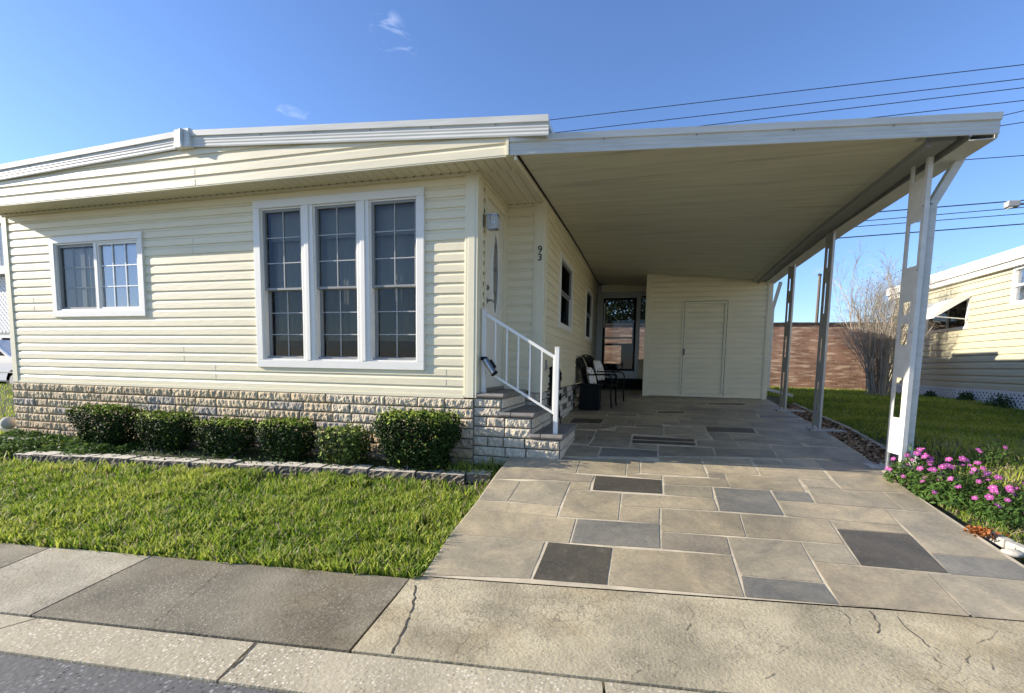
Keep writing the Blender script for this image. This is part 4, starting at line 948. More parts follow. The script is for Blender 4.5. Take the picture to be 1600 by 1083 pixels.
# ============================================================ STEPS
st = thing('entry_steps', 'three stone-block entry steps with brown bullnose treads leading to the front door', 'steps', (-1.2, 5.0, -.9))
SX = [-1.615, -1.325, -1.02, -.738]; SZ = [-.285, -.465, -.662]
Y0, Y1 = 4.575, 5.53
def tint_step(row, u, R):
    q = R.uniform(0,1); b0 = Vector((.64,.56,.42)).lerp(Vector((.50,.43,.32)), q)
    if row >= 3 and u < -1.2: b0 = b0.lerp(Vector((.50,.36,.16)), R.uniform(.3,.8))
    return tuple(b0)
tw = lambda row, u, R: tuple(Vector((.64,.57,.44))*R.uniform(.85,1.05))
mb = MB(); tops = [SZ[0]-.05, SZ[1]-.05, SZ[2]-.05]
for i in range(3):
    bottom = tops[i+1] if i < 2 else -1.08
    xr = SX[i+1]
    # front face band from this tread down to the next one
    stone(mb, (0,Y0,0), (1,0,0), (0,-1,0), SX[0], xr, tops[i], bottom if i < 2 else -1.1, tint=tint_step, seed=30+i, rh=.098 if i == 2 else (tops[i]-bottom)/2, rough=.024, lens=(.14,.34))
    stone(mb, (xr,0,0), (0,1,0), (1,0,0), Y0-.01, Y1, tops[i], (tops[i+1] if i < 2 else -1.08), tint=tw, seed=40+i, rh=.098, smooth=True, lens=(.3,.6))
mb.build('stone_base', st)
for i in range(3):
    mb = MB(); R_ = random.Random(50+i); x0, x1 = (SX[i]-.0 if i == 0 else SX[i]-.01), SX[i+1]+.03; z = SZ[i]; k = 3
    pr = [(0,-.05),(-.006,-.046),(-.022,-.036),(-.026,-.024),(-.02,-.010),(-.006,0),(.0,.0)]
    cuts_ = [x0, x0+(x1-x0)*.33, x1] if i else [x0, x1]
    for a, b_ in zip(cuts_, cuts_[1:]):
        mb.prism([(u-.012, v_) for u, v_ in pr]+[(Y1-Y0+.0, 0), (Y1-Y0+.0, -.05)], (a+.002, Y0, z), (0,1,0), (0,0,1), (1,0,0), b_-a-.004, m_tread)
    mb.build('tread', st, bevel=.006)
# handrail
hr = thing('handrail', 'white painted metal handrail on the left-hand entry steps', 'handrail', (-1.17, 4.66, -.6))
YR = 4.66
def post_(mb, x, z0, z1, w=.042):
    mb.box((x-w/2, YR-w/2, z0), (x+w/2, YR+w/2, z1), m_white); mb.box((x-w/2-.003, YR-w/2-.003, z1+.0003), (x+w/2+.003, YR+w/2+.003, z1+.012), m_white)
XA, XB = -1.54, -.80
mb = MB(); post_(mb, XA, -.285, .535); mb.build('post', hr, bevel=.003)
mb = MB(); post_(mb, XB, -.662, .165); mb.build('post', hr, bevel=.003)
def zt(x): return .505+(.065-.505)*(x-XA)/(XB-XA)
def zb(x): return -.045+(-.475+.045)*(x-XA)/(XB-XA)
mb = MB(); mb.beam((XA+.02,YR,zt(XA+.02)), (XB-.02,YR,zt(XB-.02)), .026, .03, m_white); mb.build('top_rail', hr, bevel=.003)
mb = MB(); mb.beam((XA+.02,YR,zb(XA+.02)), (XB-.02,YR,zb(XB-.02)), .022, .022, m_white); mb.build('bottom_rail', hr, bevel=.002)
for i in range(6):
    x = XA+(XB-XA)*(i+.85)/6.3+ .02; 
    mb = MB(); mb.box((x-.007,YR-.007,zb(x)+.011), (x+.007,YR+.007,zt(x)-.015), m_white); mb.build('baluster', hr)
# clamped canister on the left post
cn = thing('rail_canister', 'silver and black canister clamped low on the left handrail post', 'canister', (-1.5, 4.62, 0))
mb = MB(); p0 = Vector((-1.512,4.625,.045)); p1 = Vector((-1.415,4.60,-.085)); mb.tube([p0, p1], .034, m_steel, 14); mb.build('body', cn)
mb = MB(); d = (p1-p0).normalized(); mb.tube([p1, p1+d*.012], .037, m_black, 14); mb.tube([p0-d*.01, p0], .03, m_black, 12); mb.tube([p0+d*.03+Vector((.035,0,.02)), p0+d*.12+Vector((.035,0,.02))], .016, m_black, 8); mb.build('cap', cn)
mb = MB(); mb.tube([Vector((XA-.005,YR-.03,.055)), p0], .012, m_black, 6); mb.box((XA-.026,YR-.026,.04), (XA+.026,YR+.026,.075), m_black); mb.build('clamp', cn)

# ============================================================ CARPORT
cp = thing('carport', 'white aluminium lean-to carport over the slate driveway, carried by thin metal posts', 'carport', (2.3, 7, -.9))
LZ = ([4.23,5.5,7.2,9.3,12.2], [1.80,1.858,1.925,1.965,1.975]); RZ = ([4.75,5.4,7.5,9.4,10.6,12.2], [1.872,1.872,1.835,1.745,1.672,1.60])
lz = lambda y: float(np.interp(y, *LZ)); rz_ = lambda y: float(np.interp(y, *RZ))
XE = 2.10
def cz(x, y):
    t = (x-XS)/(2.3-XS); return lz(y)*(1-t)+rz_(y)*t
def fy(x): return 4.22+(x+1.19)*.172
YE = 12.15
mb = MB(); nx = 12; bands = 60
def cp_pt(i, j, dz=0.):
    x = XS+(2.06-XS)*i/nx; y = fy(x)+.012+(YE-fy(x)-.012)*j/bands; return Vector((x, y, cz(x, y)+dz))
for j in range(bands):
    for i in range(nx):
        mb.face([cp_pt(i,j), cp_pt(i,j+1), cp_pt(i+1,j+1), cp_pt(i+1,j)], m_ceil)
    if j % 3 == 0 and j:          # panel seams
        for i in range(nx):
            a, b_ = cp_pt(i,j,-.001), cp_pt(i+1,j,-.001); e = Vector((0,.008,0)); mb.face([a, a+e-Vector((0,0,.004)), b_+e-Vector((0,0,.004)), b_], m_ceil); mb.face([a+e-Vector((0,0,.004)), a+e*2, b_+e*2, b_+e-Vector((0,0,.004))], m_ceil)
mb.build('ceiling', cp)
mb = MB()
for j in range(12):
    for i in range(nx):
        xx_ = lambda jj, ii: -1.19+(3.8-.34*jj/12)*ii/nx
        y_ = lambda jj, ii: fy(-1.19+3.8*ii/nx)+.01+(13.5-fy(-1.19+3.8*ii/nx))*jj/12
        P = [(i,j),(i,j+1),(i+1,j+1),(i+1,j)]; mb.face([Vector((xx_(b_,a), y_(b_,a), cz(xx_(b_,a), y_(b_,a))+.13+max(0, y_(b_,a)-10)*.09)) for a, b_ in P], m_fascia)  # unseen rear part added past the shed, raised to shade the neighbour's wall
mb.build('roof_panel', cp)
zf = lambda x: 1.79+.078*(x+1.19)/3.81
mb = MB(); fasc(mb, (-1.185,fy(-1.185),zf(-1.185)), (2.62,fy(2.62),zf(2.62)), .158)
for x in (-.4,.35,1.1,1.85): mb.tube([(x, fy(x)-.016, zf(x)+.095), (x, fy(x)-.024, zf(x)+.095)], .006, m_bronze, 6)
mb.build('fascia', cp)
# cream trim where the ceiling meets the house wall
mb = MB()
yy = [4.235,5.5,7.2,9.3,12.1]
for a, b_ in zip(yy, yy[1:]): mb.beam((XS+.012,a,lz(a)-.022), (XS+.012,b_,lz(b_)-.022), .022, .04, m_ctrim)
for a, b_ in zip(yy, yy[1:]): mb.beam((XS+.035,a,lz(a)-.006), (XS+.035,b_,lz(b_)-.006), .014, .012, m_black)
mb.build('wall_trim', cp)
# edge beam (header), dark gap and gutter
ya, yb = fy(2.62)+.02, 10.6
seg = [ya, 6, 7.5, 9.4, yb]
mb = MB()
def gx(y): return 2.62-.24*(y-ya)/(yb-ya)
for a, b_ in zip(seg, seg[1:]):
    za, zb_ = rz_(a), rz_(b_); oa, ob = gx(a)-2.62, gx(b_)-2.62
    def bar(x0, x1, d0, d1, m):
        mb.hexa([Vector(p) for p in ((x0+oa*.4,a,za+d0),(x1+oa*.4,a,za+d0),(x1+ob*.4,b_,zb_+d0),(x0+ob*.4,b_,zb_+d0),(x0+oa*.4,a,za+d1),(x1+oa*.4,a,za+d1),(x1+ob*.4,b_,zb_+d1),(x0+ob*.4,b_,zb_+d1))], m)
    bar(2.055, 2.1495, .0, .10, m_ceil); bar(2.15, 2.185, -.045, .10, m_bronze); bar(2.1855, 2.36, -.012, .10, m_header)
mb.build('header_beam', cp)
mb = MB(); seg = [4.872]+seg[1:]
for a, b_ in zip(seg, seg[1:]):
    za, zb_ = rz_(a), rz_(b_)
    def bar2(x0, x1, d0, d1, m):
        mb.hexa([Vector(p) for p in ((gx(a)-x0,a,za+d0),(gx(a)-x1,a,za+d0),(gx(b_)-x1,b_,zb_+d0),(gx(b_)-x0,b_,zb_+d0),(gx(a)-x0,a,za+d1),(gx(a)-x1,a,za+d1),(gx(b_)-x1,b_,zb_+d1),(gx(b_)-x0,b_,zb_+d1))], m)
    bar2(.19, .004, -.035, -.028, m_fascia); bar2(.19, .183, -.0275, .06, m_header); bar2(.010, .0, -.0275, .12, m_fascia)
mb.build('gutter', cp)
# posts: two angle legs with plates between them
def cpost(L_, R2, plates, w, m_post, wins=(), stile=.026):
    L_ = Vector((*L_, 0)); R2 = Vector((*R2, 0)); d = (R2-L_).normalized(); n_ = Vector((d.y, -d.x, 0))       # n_ points to the street side
    if n_.x > 0: n_ = -n_
    def pbox(mb, a0, a1, o0, o1, z0, z1):
        P = [L_+d*a+n_*o for a, o in ((a0,o0),(a1,o0),(a1,o1),(a0,o1))]
        mb.hexa([p+Vector((0,0,z0)) for p in P]+[p+Vector((0,0,z1)) for p in P], m_post)
    D = (R2-L_).length; mb = MB(); zgL = H(L_.x, L_.y)-.03; zgR = H(R2.x, R2.y)-.03; zt_p = rz_(L_.y)
    pbox(mb, -w/2, -w/2+.005, -w, .0, zgL, zt_p); pbox(mb, -w/2+.0055, w/2, -.005, .0, zgL, zt_p); pbox(mb, w/2-.004, w/2, -.012, -.0055, zgL, zt_p)
    pbox(mb, D+w/2-.005, D+w/2, -w*1.1, .0, zgR, zt_p); pbox(mb, D-w/2, D+w/2-.0055, -.005, .0, zgR, zt_p); pbox(mb, D-w/2, D-w/2+.004, -.012, -.0055, zgR, zt_p)
    c_ = (L_+R2)/2; zc_ = H(c_.x, c_.y)+.008; e0 = w/2+.03
    P = [L_+d*a+n_*o for a, o in ((-e0,-.04),(D+e0,-.04),(D+e0,.035),(-e0,.035))]; mb.hexa([q+Vector((0,0,zc_)) for q in P]+[q+Vector((0,0,zc_+.007)) for q in P], m_metal)
    for zz in (.35, .9, 1.45):
        for a in (0, D): q = L_+d*a+n_*.0005+Vector((0,0,zz)); mb.tube([q, q+n_*.006], .006, m_bronze, 6)
    p = mb.build('post', cp)
    for (z0, z1) in plates:
        mb = MB(); z = z0
        for a, b_ in [q for q in wins if z0 < q[0] < z1]:
            pbox(mb, w/2-.012, D-w/2+.012, .0005, .004, z, a); pbox(mb, w/2-.012, w/2+stile-.004, .0007, .0038, a, b_); pbox(mb, D-w/2-stile-.004, D-w/2+.012, .0007, .0038, a, b_); z = b_
        pbox(mb, w/2-.012, D-w/2+.012, .0005, .004, z, z1); mb.build('post_plate', p)
    return p
cpost((2.292,5.41), (2.318,5.22), [(-.77,.94),(1.33,1.70)], .036, m_post, [(-.43,-.06),(.24,.43),(.51,.63)])
def plate_list(z0, z1, n, duty=.72):
    h = (z1-z0)/n; return [(z0+i*h, z0+i*h+h*duty) for i in range(n)]
cpost((2.285,7.53), (2.322,7.42), [(-.76,1.80)], .028, m_metal, [(-.55,-.15),(.10,.42),(.75,1.15),(1.35,1.6)], .036)  # this post and the next coloured grey to look shaded under the roof
cpost((2.283,9.25), (2.325,9.13), [(-.64,1.70)], .028, m_metal, [(-.50,-.05),(.2,.55),(.8,1.1),(1.3,1.5)], .036)
# base pads
for y in (7.5, 9.2):
    mb = MB(); mb.box((2.2, y-.2, H(2.3,y)-.05), (2.62, y+.12, H(2.3,y)+.012), m_concrete, (.42,.41,.38)); mb.build('post_pad', cp, bevel=.004)
mb = MB(); mb.box((2.18, 5.44, H(2.3,5.5)-.05), (2.62, 5.85, H(2.3,5.6)+.012), m_concrete, (.42,.42,.40)); mb.build('post_pad', cp, bevel=.004)
# downspouts
def downspout(pts, w, d, name='downspout'):
    mb = MB()
    for a, b_ in zip(pts, pts[1:]):
        up = (0,1,0) if abs((Vector(b_)-Vector(a)).normalized().y) < .9 else (1,0,0)
        mb.beam(a, b_, w, d, m_fascia, up=(0,1,0))
    mb.build(name, cp, bevel=.004)
downspout([(2.60,5.32,1.86), (2.41,5.30,1.47), (2.40,5.30,-.74), (2.46,5.22,-.86)], .065, .085)
downspout([(2.47,10.5,1.66), (2.385,10.63,1.16), (2.385,10.63,-.40), (2.78,10.4,-.50)], .055, .07)
mb = MB(); k = [Vector(p) for p in ((2.41,5.19,-.93),(2.54,5.24,-.93),(2.74,5.14,-.95),(2.66,4.98,-.955))]
a_ = [p+Vector((0,0,.0)) for p in k]; mb.face(a_, m_splash); mb.face([k[0], k[0]+Vector((0,0,.06)), k[3]+Vector((0,0,.03)), k[3]], m_splash); mb.face([k[1], k[2], k[2]+Vector((0,0,.03)), k[1]+Vector((0,0,.06))], m_splash); mb.face([k[0],k[1],k[1]+Vector((0,0,.06)),k[0]+Vector((0,0,.06))], m_splash)
sb = mb.build('splash_block'); sm = sb.modifiers.new('s','SOLIDIFY'); sm.thickness = .012
tag(sb, 'grey splash block lying below the downspout among the pink flowers', 'splash block')

# ============================================================ SHED at the back of the carport
shed = thing('storage_shed', 'cream sided storage shed closing the back of the carport, with a plain sided door', 'shed', (1.15, 10.9, -.6))
YS = 10.5
mb = MB(); x0, x1 = .09, 2.26; n = 20
zt_ = lambda x: 1.853-.083*x
dop = [(.755, 1.56, -.70, 1.325)]
for i in range(n):
    a = x0+(x1-x0)*i/n; b_ = x0+(x1-x0)*(i+1)/n; siding(mb, (0,YS,0), (1,0,0), (0,-1,0), a, b_, -.585, cz((a+b_)/2, YS)+.01, dop, m_siding, zref=-.6)
mb.build('wall', shed)
mb = MB(); mb.box((2.30, YS+.03, -.63), (2.33, 11.85, 1.7), m_siding); mb.box((0.05, 11.85, -.63), (2.33, 11.88, 1.7), m_siding); mb.box((.02, YS+.08, -.63), (.05, 12.6, 1.84), m_siding); mb.build('wall', shed)
mb = MB(); mb.box((0, YS-.024, -.62), (.085, YS+.08, cz(0,YS)), m_ctrim); mb.box((.0855, YS-.02, -.6), (.105, YS-.0005, cz(.1,YS)-.001), m_ctrim); mb.build('corner_post', shed, bevel=.003)
mb = MB(); mb.box((2.262, YS-.024, -.61), (2.345, YS+.08, cz(2.3,YS)-.002), m_ctrim); mb.box((2.243, YS-.02, -.6), (2.2615, YS-.0005, cz(2.25,YS)-.004), m_ctrim); mb.build('corner_post', shed, bevel=.003)
mb = MB(); ring(mb, .72, 1.595, -.585, 1.36, .036, lambda u,d,z: Vector((u,YS-d,z)), m_ctrim, 0, .022); mb.build('door_frame', shed)
fsh = lambda u,d,z: Vector((u,YS-d,z))
mb = MB(); ring(mb, .7565, 1.5585, -.5685, 1.3235, .008, fsh, m_dark, -.02, .001); ring(mb, .765, 1.55, -.56, 1.315, .042, fsh, m_ctrim, -.02, .014)  # outer dark ring paints the shadow gap around the door
siding(mb, (0,YS+.012,0), (1,0,0), (0,-1,0), .81, 1.505, -.515, 1.27, [], m_siding, zref=-.6); dr = mb.build('door', shed)
mb = MB(); mb.box((.772, YS-.04, .25), (.79, YS-.012, .38), m_black); mb.build('latch', dr)
for zz in (-.4,.4,1.15):
    mb = MB(); mb.box((1.5505, YS-.016, zz), (1.557, YS-.002, zz+.08), m_steel); mb.build('hinge', dr)
mb = MB(); mb.box((-.02, 10.45, cz(0,10.5)+.14), (2.3, 11.9, cz(0,10.5)+.16), m_fascia); mb.build('roof', shed)

# ============================================================ ENCLOSED PORCH behind (glass storm door)
po = thing('back_porch', 'dark screened porch with an aluminium storm door at the far end of the carport', 'porch', (-.6, 12.3, -.7))
YP = 12.0
mb = MB(); fp = lambda u,d,z: Vector((u,YP-d,z))
for (a, b_, c, d) in ((XS+.02,-1.03,-.5,1.93), (-1.0295,.015,1.665,1.76), (-.0925,.015,-.26,1.66)): 
    if a < -1.1 or c > 1.6: mb.box((a,YP,c), (b_,YP+.05,d), m_screen)
mb.box((-1.0295,YP,1.7605), (.015,YP+.03,1.93), m_siding)
mb.box((-.155,YP-.01,-.28), (-.115,YP+.05,1.6645), m_screen)
mb.box((-.1145,YP,-.28), (.015,YP+.04,.18), m_siding)
mb.build('wall', po)
mb = MB(); ring(mb, -1.029, -.156, -.28, 1.664, .05, fp, m_screen, -.03, .02)
ring(mb, -.978, -.207, -.10, 1.612, .045, fp, m_black, -.02, .012); mb.box((-.978,YP-.015,-.2295), (-.207,YP+.015,-.1005), m_screen); mb.box((-.9325,YP-.018,.66), (-.2525,YP+.01,.70), m_screen)
sd = mb.build('storm_door', po)
mb = MB(); mb.face([fp(-.94,0,-.06),fp(-.24,0,-.06),fp(-.24,0,1.57),fp(-.94,0,1.57)], g_main); mb.build('pane', sd)
mb = MB(); mb.box((-.955,YP-.045,.92), (-.935,YP-.0155,1.5), m_white); mb.build('closer', sd)
mb = MB(); mb.face([fp(-.115,-.01,.18),fp(.015,-.01,.18),fp(.015,-.01,1.66),fp(-.115,-.01,1.66)], g_main); mb.build('pane', po)
mb = MB(); mb.box((XS+.02, 11.55, -.72), (.015, 11.99, -.46), m_dark); mb.box((XS+.02, 11.75, -.4595), (.015, 11.989, -.29), m_dark); mb.build('step', po)
# interior shell with a rear opening towards the garden wall
mb = MB(); mb.box((-1.12,12.06,-.32), (.7,14.4,-.29), m_dark); mb.box((-1.12,12.06,1.93), (.7,14.4,1.96), m_dark)
mb.box((-1.148+.03,12.06,-.2895), (-1.10,14.39,1.9295), m_dark); mb.box((.02,12.65,-.29), (.05,14.4,1.93), m_dark)
mb.box((-1.10,14.4,-.29), (.05,14.44,.08), m_dark); mb.box((-.34,14.4,.0805), (-.22,14.44,1.93), m_dark); mb.box((-1.0995,14.395,.60), (-.3405,14.43,.66), m_greyw)
mb.build('interior_shell', po)
mb = MB(); mb.box((-.62,14.1,-.29), (-.28,14.3,.62), m_dark); mb.box((-.60,14.08,.40), (-.32,14.10,.60), m_dark); mb.build('indoor_chair', po)
# ============================================================ EDGING BLOCKS along the bed
def edging(x, w, ang, R_, lab):
    y = bedl(x+w/2)+R_.uniform(-.012,.012); z = HL(x+w/2, y)-.04; mb = MB(); h = .082+R_.uniform(-.008,.010)
    rx = [0, .3, .5, .75, 1.0]; d = .19
    prof_ = [(0,0),(w,0),(w-.02,d),(.02,d)]
    def P(u, v, zz): 
        c, s = math.cos(ang), math.sin(ang); return Vector((x+u*c-v*s, y+u*s+v*c, z+zz))
    n = 8
    top = []; 
    F0 = [P(w*i/n, R_.uniform(0,.008), h) for i in range(n+1)]
    for j in range(4):
        zz0, zz1 = h*j/4, h*(j+1)/4
        F1 = [P(w*i/n, R_.uniform(-.006,.012), zz0) for i in range(n+1)] if j == 0 else F2
        F2 = [P(w*i/n, R_.uniform(-.006,.012), zz1) for i in range(n+1)] if j < 3 else F0
        for i in range(n): mb.face([F1[i], F1[i+1], F2[i+1], F2[i]], m_stone, (.19,.155,.115))
    B = [P(w-.02,d,h), P(.02,d,h)]
    mb.face(F0+B, m_stone, (.62,.57,.46)); mb.face([P(w,0,0), P(w-.02,d,0), B[0], F0[-1]], m_stone, (.3,.28,.24)); mb.face([P(.02,d,0), P(0,0,0), F0[0], B[1]], m_stone, (.3,.28,.24))  # sunlight put into the colour: top face lighter than the sides
    o = mb.build('edging_block'); tag(o, lab, 'edging block', 'edging blocks along the hedge bed'); return o
R_ = random.Random(3); x = -6.5; ordn = []
i = 0; N_B = 22
words = ['first','second','third','fourth','fifth','sixth','seventh','eighth','ninth','tenth','eleventh','twelfth','thirteenth','fourteenth','fifteenth','sixteenth','seventeenth','eighteenth','nineteenth','twentieth','twenty-first','twenty-second']
xs_ = np.linspace(-6.5, -1.29, N_B+1)
for i in range(N_B):
    lab = 'concrete edging block by the clipped shrubs, %s from the left in its row' % words[i] if i < 21 else 'last edging block at the right end of the row, touching the driveway'
    edging(xs_[i]+.004, (xs_[i+1]-xs_[i])-.012, R_.uniform(-.03,.03)+.07, R_, lab)

# ============================================================ SHRUBS
def shrub(cx, cy, zg, hw, hd, h, label, n, seed, stems=3, loose=0., tone=(.020,.042,.009), tip=(.27,.35,.05), size=.029):
    s_ = thing('clipped_shrub', label, 'shrub', (cx, cy, zg), group='clipped shrubs along the house')
    R = np.random.default_rng(seed)
    # points inside a rounded box, biased to the shell, with bites taken out
    P = []; Nn = []
    while len(P) < n:
        q = R.uniform(-1, 1, 3); e = 4.5
        r = (abs(q[0])**e+abs(q[1])**e+abs(q[2])**e)**(1/e)
        if r > 1 or r < 1e-3: continue
        shell = R.random() < .72
        if shell: q = q/r*R.uniform(.80-.2*loose, 1.0)
        taper = 1 - .20*(1-q[2])
        w = Vector((q[0]*1.7+seed, q[1]*1.7, q[2]*1.7)); k = 1+.12*noise.noise(w*1.1)+(.15+.25*loose)*noise.noise(w*3.0)+(R.uniform(.05,.16) if R.random() < .035 else 0)
        if noise.noise(w*2.6+Vector((9,9,9))) > .36-.25*loose and shell: continue
        if q[2] < -.75 and R.random() < .6: continue
        P.append((cx+q[0]*hw*taper*k, cy+q[1]*hd*taper*k, zg+h*.54+q[2]*h*.46*(1+.09*noise.noise(w*3))*(k if k > 1.05 else 1))); Nn.append(q+[0,0,.35])
    P = np.array(P); Nn = np.array(Nn); rel = (P[:,2]-zg)/h
    q = R.uniform(0,1,len(P)); c = np.array(tone)[None]*(.6+.9*q[:,None])
    young = (R.uniform(0,1,len(P)) < np.clip((rel-.80)*4.5, .02+.25*loose, .75))[:,None]
    c = np.where(young, np.array(tip)*(.6+.7*q[:,None]), c)
    leafcloud('foliage', P, Nn, size, c, m_leaf, s_, seed, .75, .6)
    # sprigs that poke out of the top
    mb = MB(); Rr = random.Random(seed)
    for i in range(stems):
        a = Rr.uniform(0, 6.28); b0 = Vector((cx+Rr.uniform(-.4,.4)*hw, cy+Rr.uniform(-.4,.0)*hd, zg-.03)); mb.tube([b0, b0+Vector((math.cos(a)*.03, math.sin(a)*.03, h*.3)), b0+Vector((math.cos(a)*hw*.5, math.sin(a)*hd*.4, h*.8))], [.010,.008,.004], m_twig if i % 2 else m_bark, 5)
        for j in range(4):
            a2 = Rr.uniform(0,6.28); c0 = b0+Vector((0,0,h*(.15+.12*j))); mb.tube([c0, c0+Vector((math.cos(a2)*hw*.5, math.sin(a2)*hd*.5, h*.2))], [.005,.002], m_bark, 4)
    mb.build('stem', s_)
    return s_
zg = lambda x: HL(x, 4.25)-.02
SH = [(-6.08,.46,.50,'broad clipped dark green shrub at the left end of the hedge row',7000,0),
      (-5.17,.37,.46,'clipped green shrub second from the left, with bare stems at its foot',5600,0),
      (-4.34,.35,.42,'low clipped shrub third from the left, below the left edge of the triple window',5000,0),
      (-3.56,.325,.46,'boxy clipped dark shrub fourth from the left, under the triple window',5400,0),
      (-2.86,.28,.41,'loose yellow-green shrub with visible twigs, fifth from the left',2900,.8),
      (-2.06,.45,.60,'largest and tallest clipped shrub, at the right end of the row by the steps',8500,0)]
for i, (x, hw, h, lab, n, lo) in enumerate(SH):
    if i == 4: shrub(x, 4.24, zg(x), hw, .24, h, lab, n, 20+i, 5, lo, tone=(.045,.075,.018), tip=(.28,.34,.07), size=.034)
    else: shrub(x, 4.27 if i < 5 else 4.25, zg(x), hw, .235 if i < 5 else .27, h, lab, n if i < 5 else 12000, 20+i, 4)

# ============================================================ PINK FLOWERS
def flower_mesh():
    mb = MB()
    for k in range(5):
        a = 2*math.pi*k/5; d = Vector((math.cos(a), math.sin(a), 0)); r = Vector((-math.sin(a), math.cos(a), 0))
        mb.face([Vector((0,0,0)), d*.011+r*.009+Vector((0,0,.003)), d*.021+r*.007+Vector((0,0,.001)), d*.022-r*.008+Vector((0,0,.001)), d*.011-r*.007+Vector((0,0,.003))], m_flower)
    mb.tube([(0,0,.002),(0,0,.005)], .0035, m_fcentre, 6); mb.tube([(0,0,0),(0,0,-.03)], .0015, m_grass, 4, (.2,.3,.08)); return mb
proto = None
def vinca(cx, cy, zg, rx, ry, h, nleaf, nfl, label, seed):
    global proto
    s_ = thing('flowering_plant', label, 'flowering plant', (cx, cy, zg), group='pink flowering plants by the near carport post')
    R = np.random.default_rng(seed); P = []; Nn = []
    for _ in range(nleaf):
        a = R.uniform(0, 2*np.pi); r = np.sqrt(R.uniform(0,1)); top = h*(1-.75*r**2)*(.8+.5*noise.noise(Vector((r*np.cos(a)*3, r*np.sin(a)*3, seed)))+.15)
        z = top*R.uniform(.1,1)**.6; P.append((cx+rx*r*np.cos(a), cy+ry*r*np.sin(a), zg+z)); Nn.append((np.cos(a)*r, np.sin(a)*r, 1.))
    P = np.array(P); q = R.uniform(0,1,nleaf)[:,None]; c = np.array([.11,.20,.04])*q+np.array([.05,.10,.025])*(1-q)
    leafcloud('foliage', P, np.array(Nn), .038, c, m_grass, s_, seed, .55, .42)
    mb = MB(); Rr = random.Random(seed)
    for i in range(14):
        a = Rr.uniform(0,6.28); r = Rr.uniform(.2,.9); mb.tube([(cx+.2*rx*math.cos(a),cy+.2*ry*math.sin(a),zg-.02), (cx+.7*r*rx*math.cos(a),cy+.7*r*ry*math.sin(a),zg+h*.5), (cx+r*rx*math.cos(a),cy+r*ry*math.sin(a),zg+h*(1-.5*r*r))], [.004,.003,.0015], m_grass, 4, (.12,.15,.05))
    mb.build('stem', s_)
    for i in range(nfl):
        a = Rr.uniform(0,6.28); r = math.sqrt(Rr.random()); z = h*(1-.72*r*r)*Rr.uniform(.9,1.15)+.012
        if proto is None: proto = f = flower_mesh().build('flower', origin=(0,0,0)); f.parent = s_
        else: f = link_copy(proto, s_)
        if 'label' in f: del f['label']
        f.location = (rx*r*math.cos(a), ry*r*math.sin(a), z); f.scale = (1.05*Rr.uniform(.6,1.2),)*3
        f.rotation_euler = (Rr.uniform(.2,1.1), Rr.uniform(-.6,.1), Rr.uniform(-.8,.8))
    return s_
vinca(2.34, 5.02, HL(2.34,5.0)-.04, .20, .24, .33, 1100, 26, 'pink flowering plant growing against the foot of the near white post', 31)
vinca(2.48, 4.62, HL(2.5,4.6)-.04, .30, .28, .32, 2100, 46, 'widest pink flowering plant, in the middle of the clump by the driveway edge', 32)
vinca(2.60, 4.26, HL(2.6,4.2)-.04, .24, .20, .26, 1200, 20, 'pink flowering plant at the street end of the clump', 33)
vinca(3.10, 5.35, HL(3.1,5.35)-.03, .18, .12, .20, 180, 3, 'sparse pink flowering plant out in the grass behind the clump', 34)
# loose stones at the driveway's right edge
def rock(name, c, r, label, cat, m, seed, group=None):
    mb = MB(); mb.ellipsoid(c, r, m, 16, 9, lambda d: 1+.16*noise.noise(d*2.2+Vector((seed,0,0)))); o = mb.build(name, smooth=True); tag(o, label, cat, group); return o
rock('rock', tuple(gp(1576,864,HL)+Vector((.02,0,.0))), (.06,.045,.024), 'small smooth white rock at the driveway edge near the flowers', 'rock', m_rock, 3)
for i, (u, v, lab) in enumerate(((1557,838,'long weathered white edging brick nearest the flowers'), (1590,853,'long weathered white edging brick nearest the street'))):
    p = gp(u, v, HL); mb = MB(); mb.box((p.x-.032, p.y-.10, p.z-.05), (p.x+.032, p.y+.08, p.z+.012), m_rock, rz=.08+i*.05, piv=tuple(p)); o = mb.build('edging_brick', bevel=.008); tag(o, lab, 'edging brick', 'white edging bricks by the flowers')
n = 120; R = np.random.default_rng(8); p = gp(1533,836,HL)
pos = np.c_[R.normal(p.x,.035,n), R.normal(p.y,.035,n), p.z+.0+R.uniform(0,.05,n)]; c = np.array([.42,.16,.05])*R.uniform(.4,1.3,n)[:,None]
o = leafcloud('dead_leaves', pos, np.tile([0,0,1.],(n,1)), .035, c, m_grass, seed=9, jit=.9); tag(o, 'small heap of orange-brown dead leaves beside the flowers', 'dead leaves', kind='stuff')
# white drain cap at the left corner of the skirt
mb = MB(); mb.ellipsoid((-8.27,4.56,-.90), (.085,.085,.085), m_rock, 16, 10); o = mb.build('white_ball', smooth=True); tag(o, 'round white ball-shaped stone at the left corner of the stone skirt', 'ball')
for i, (u, v) in enumerate(((14,671),(22,688))):
    p = gp(u, v, HL); mb = MB(); mb.box((p.x-.45, p.y-.09, p.z-.05), (p.x+.30, p.y+.03, p.z+.035), m_rock, rz=.12); o = mb.build('edging_slab', bevel=.008)
    tag(o, ['pale flat edging slab in the grass, the one nearer the house corner','pale flat edging slab in the grass at the left edge, nearer the street'][i], 'edging slab', 'pale slabs at the left edge')
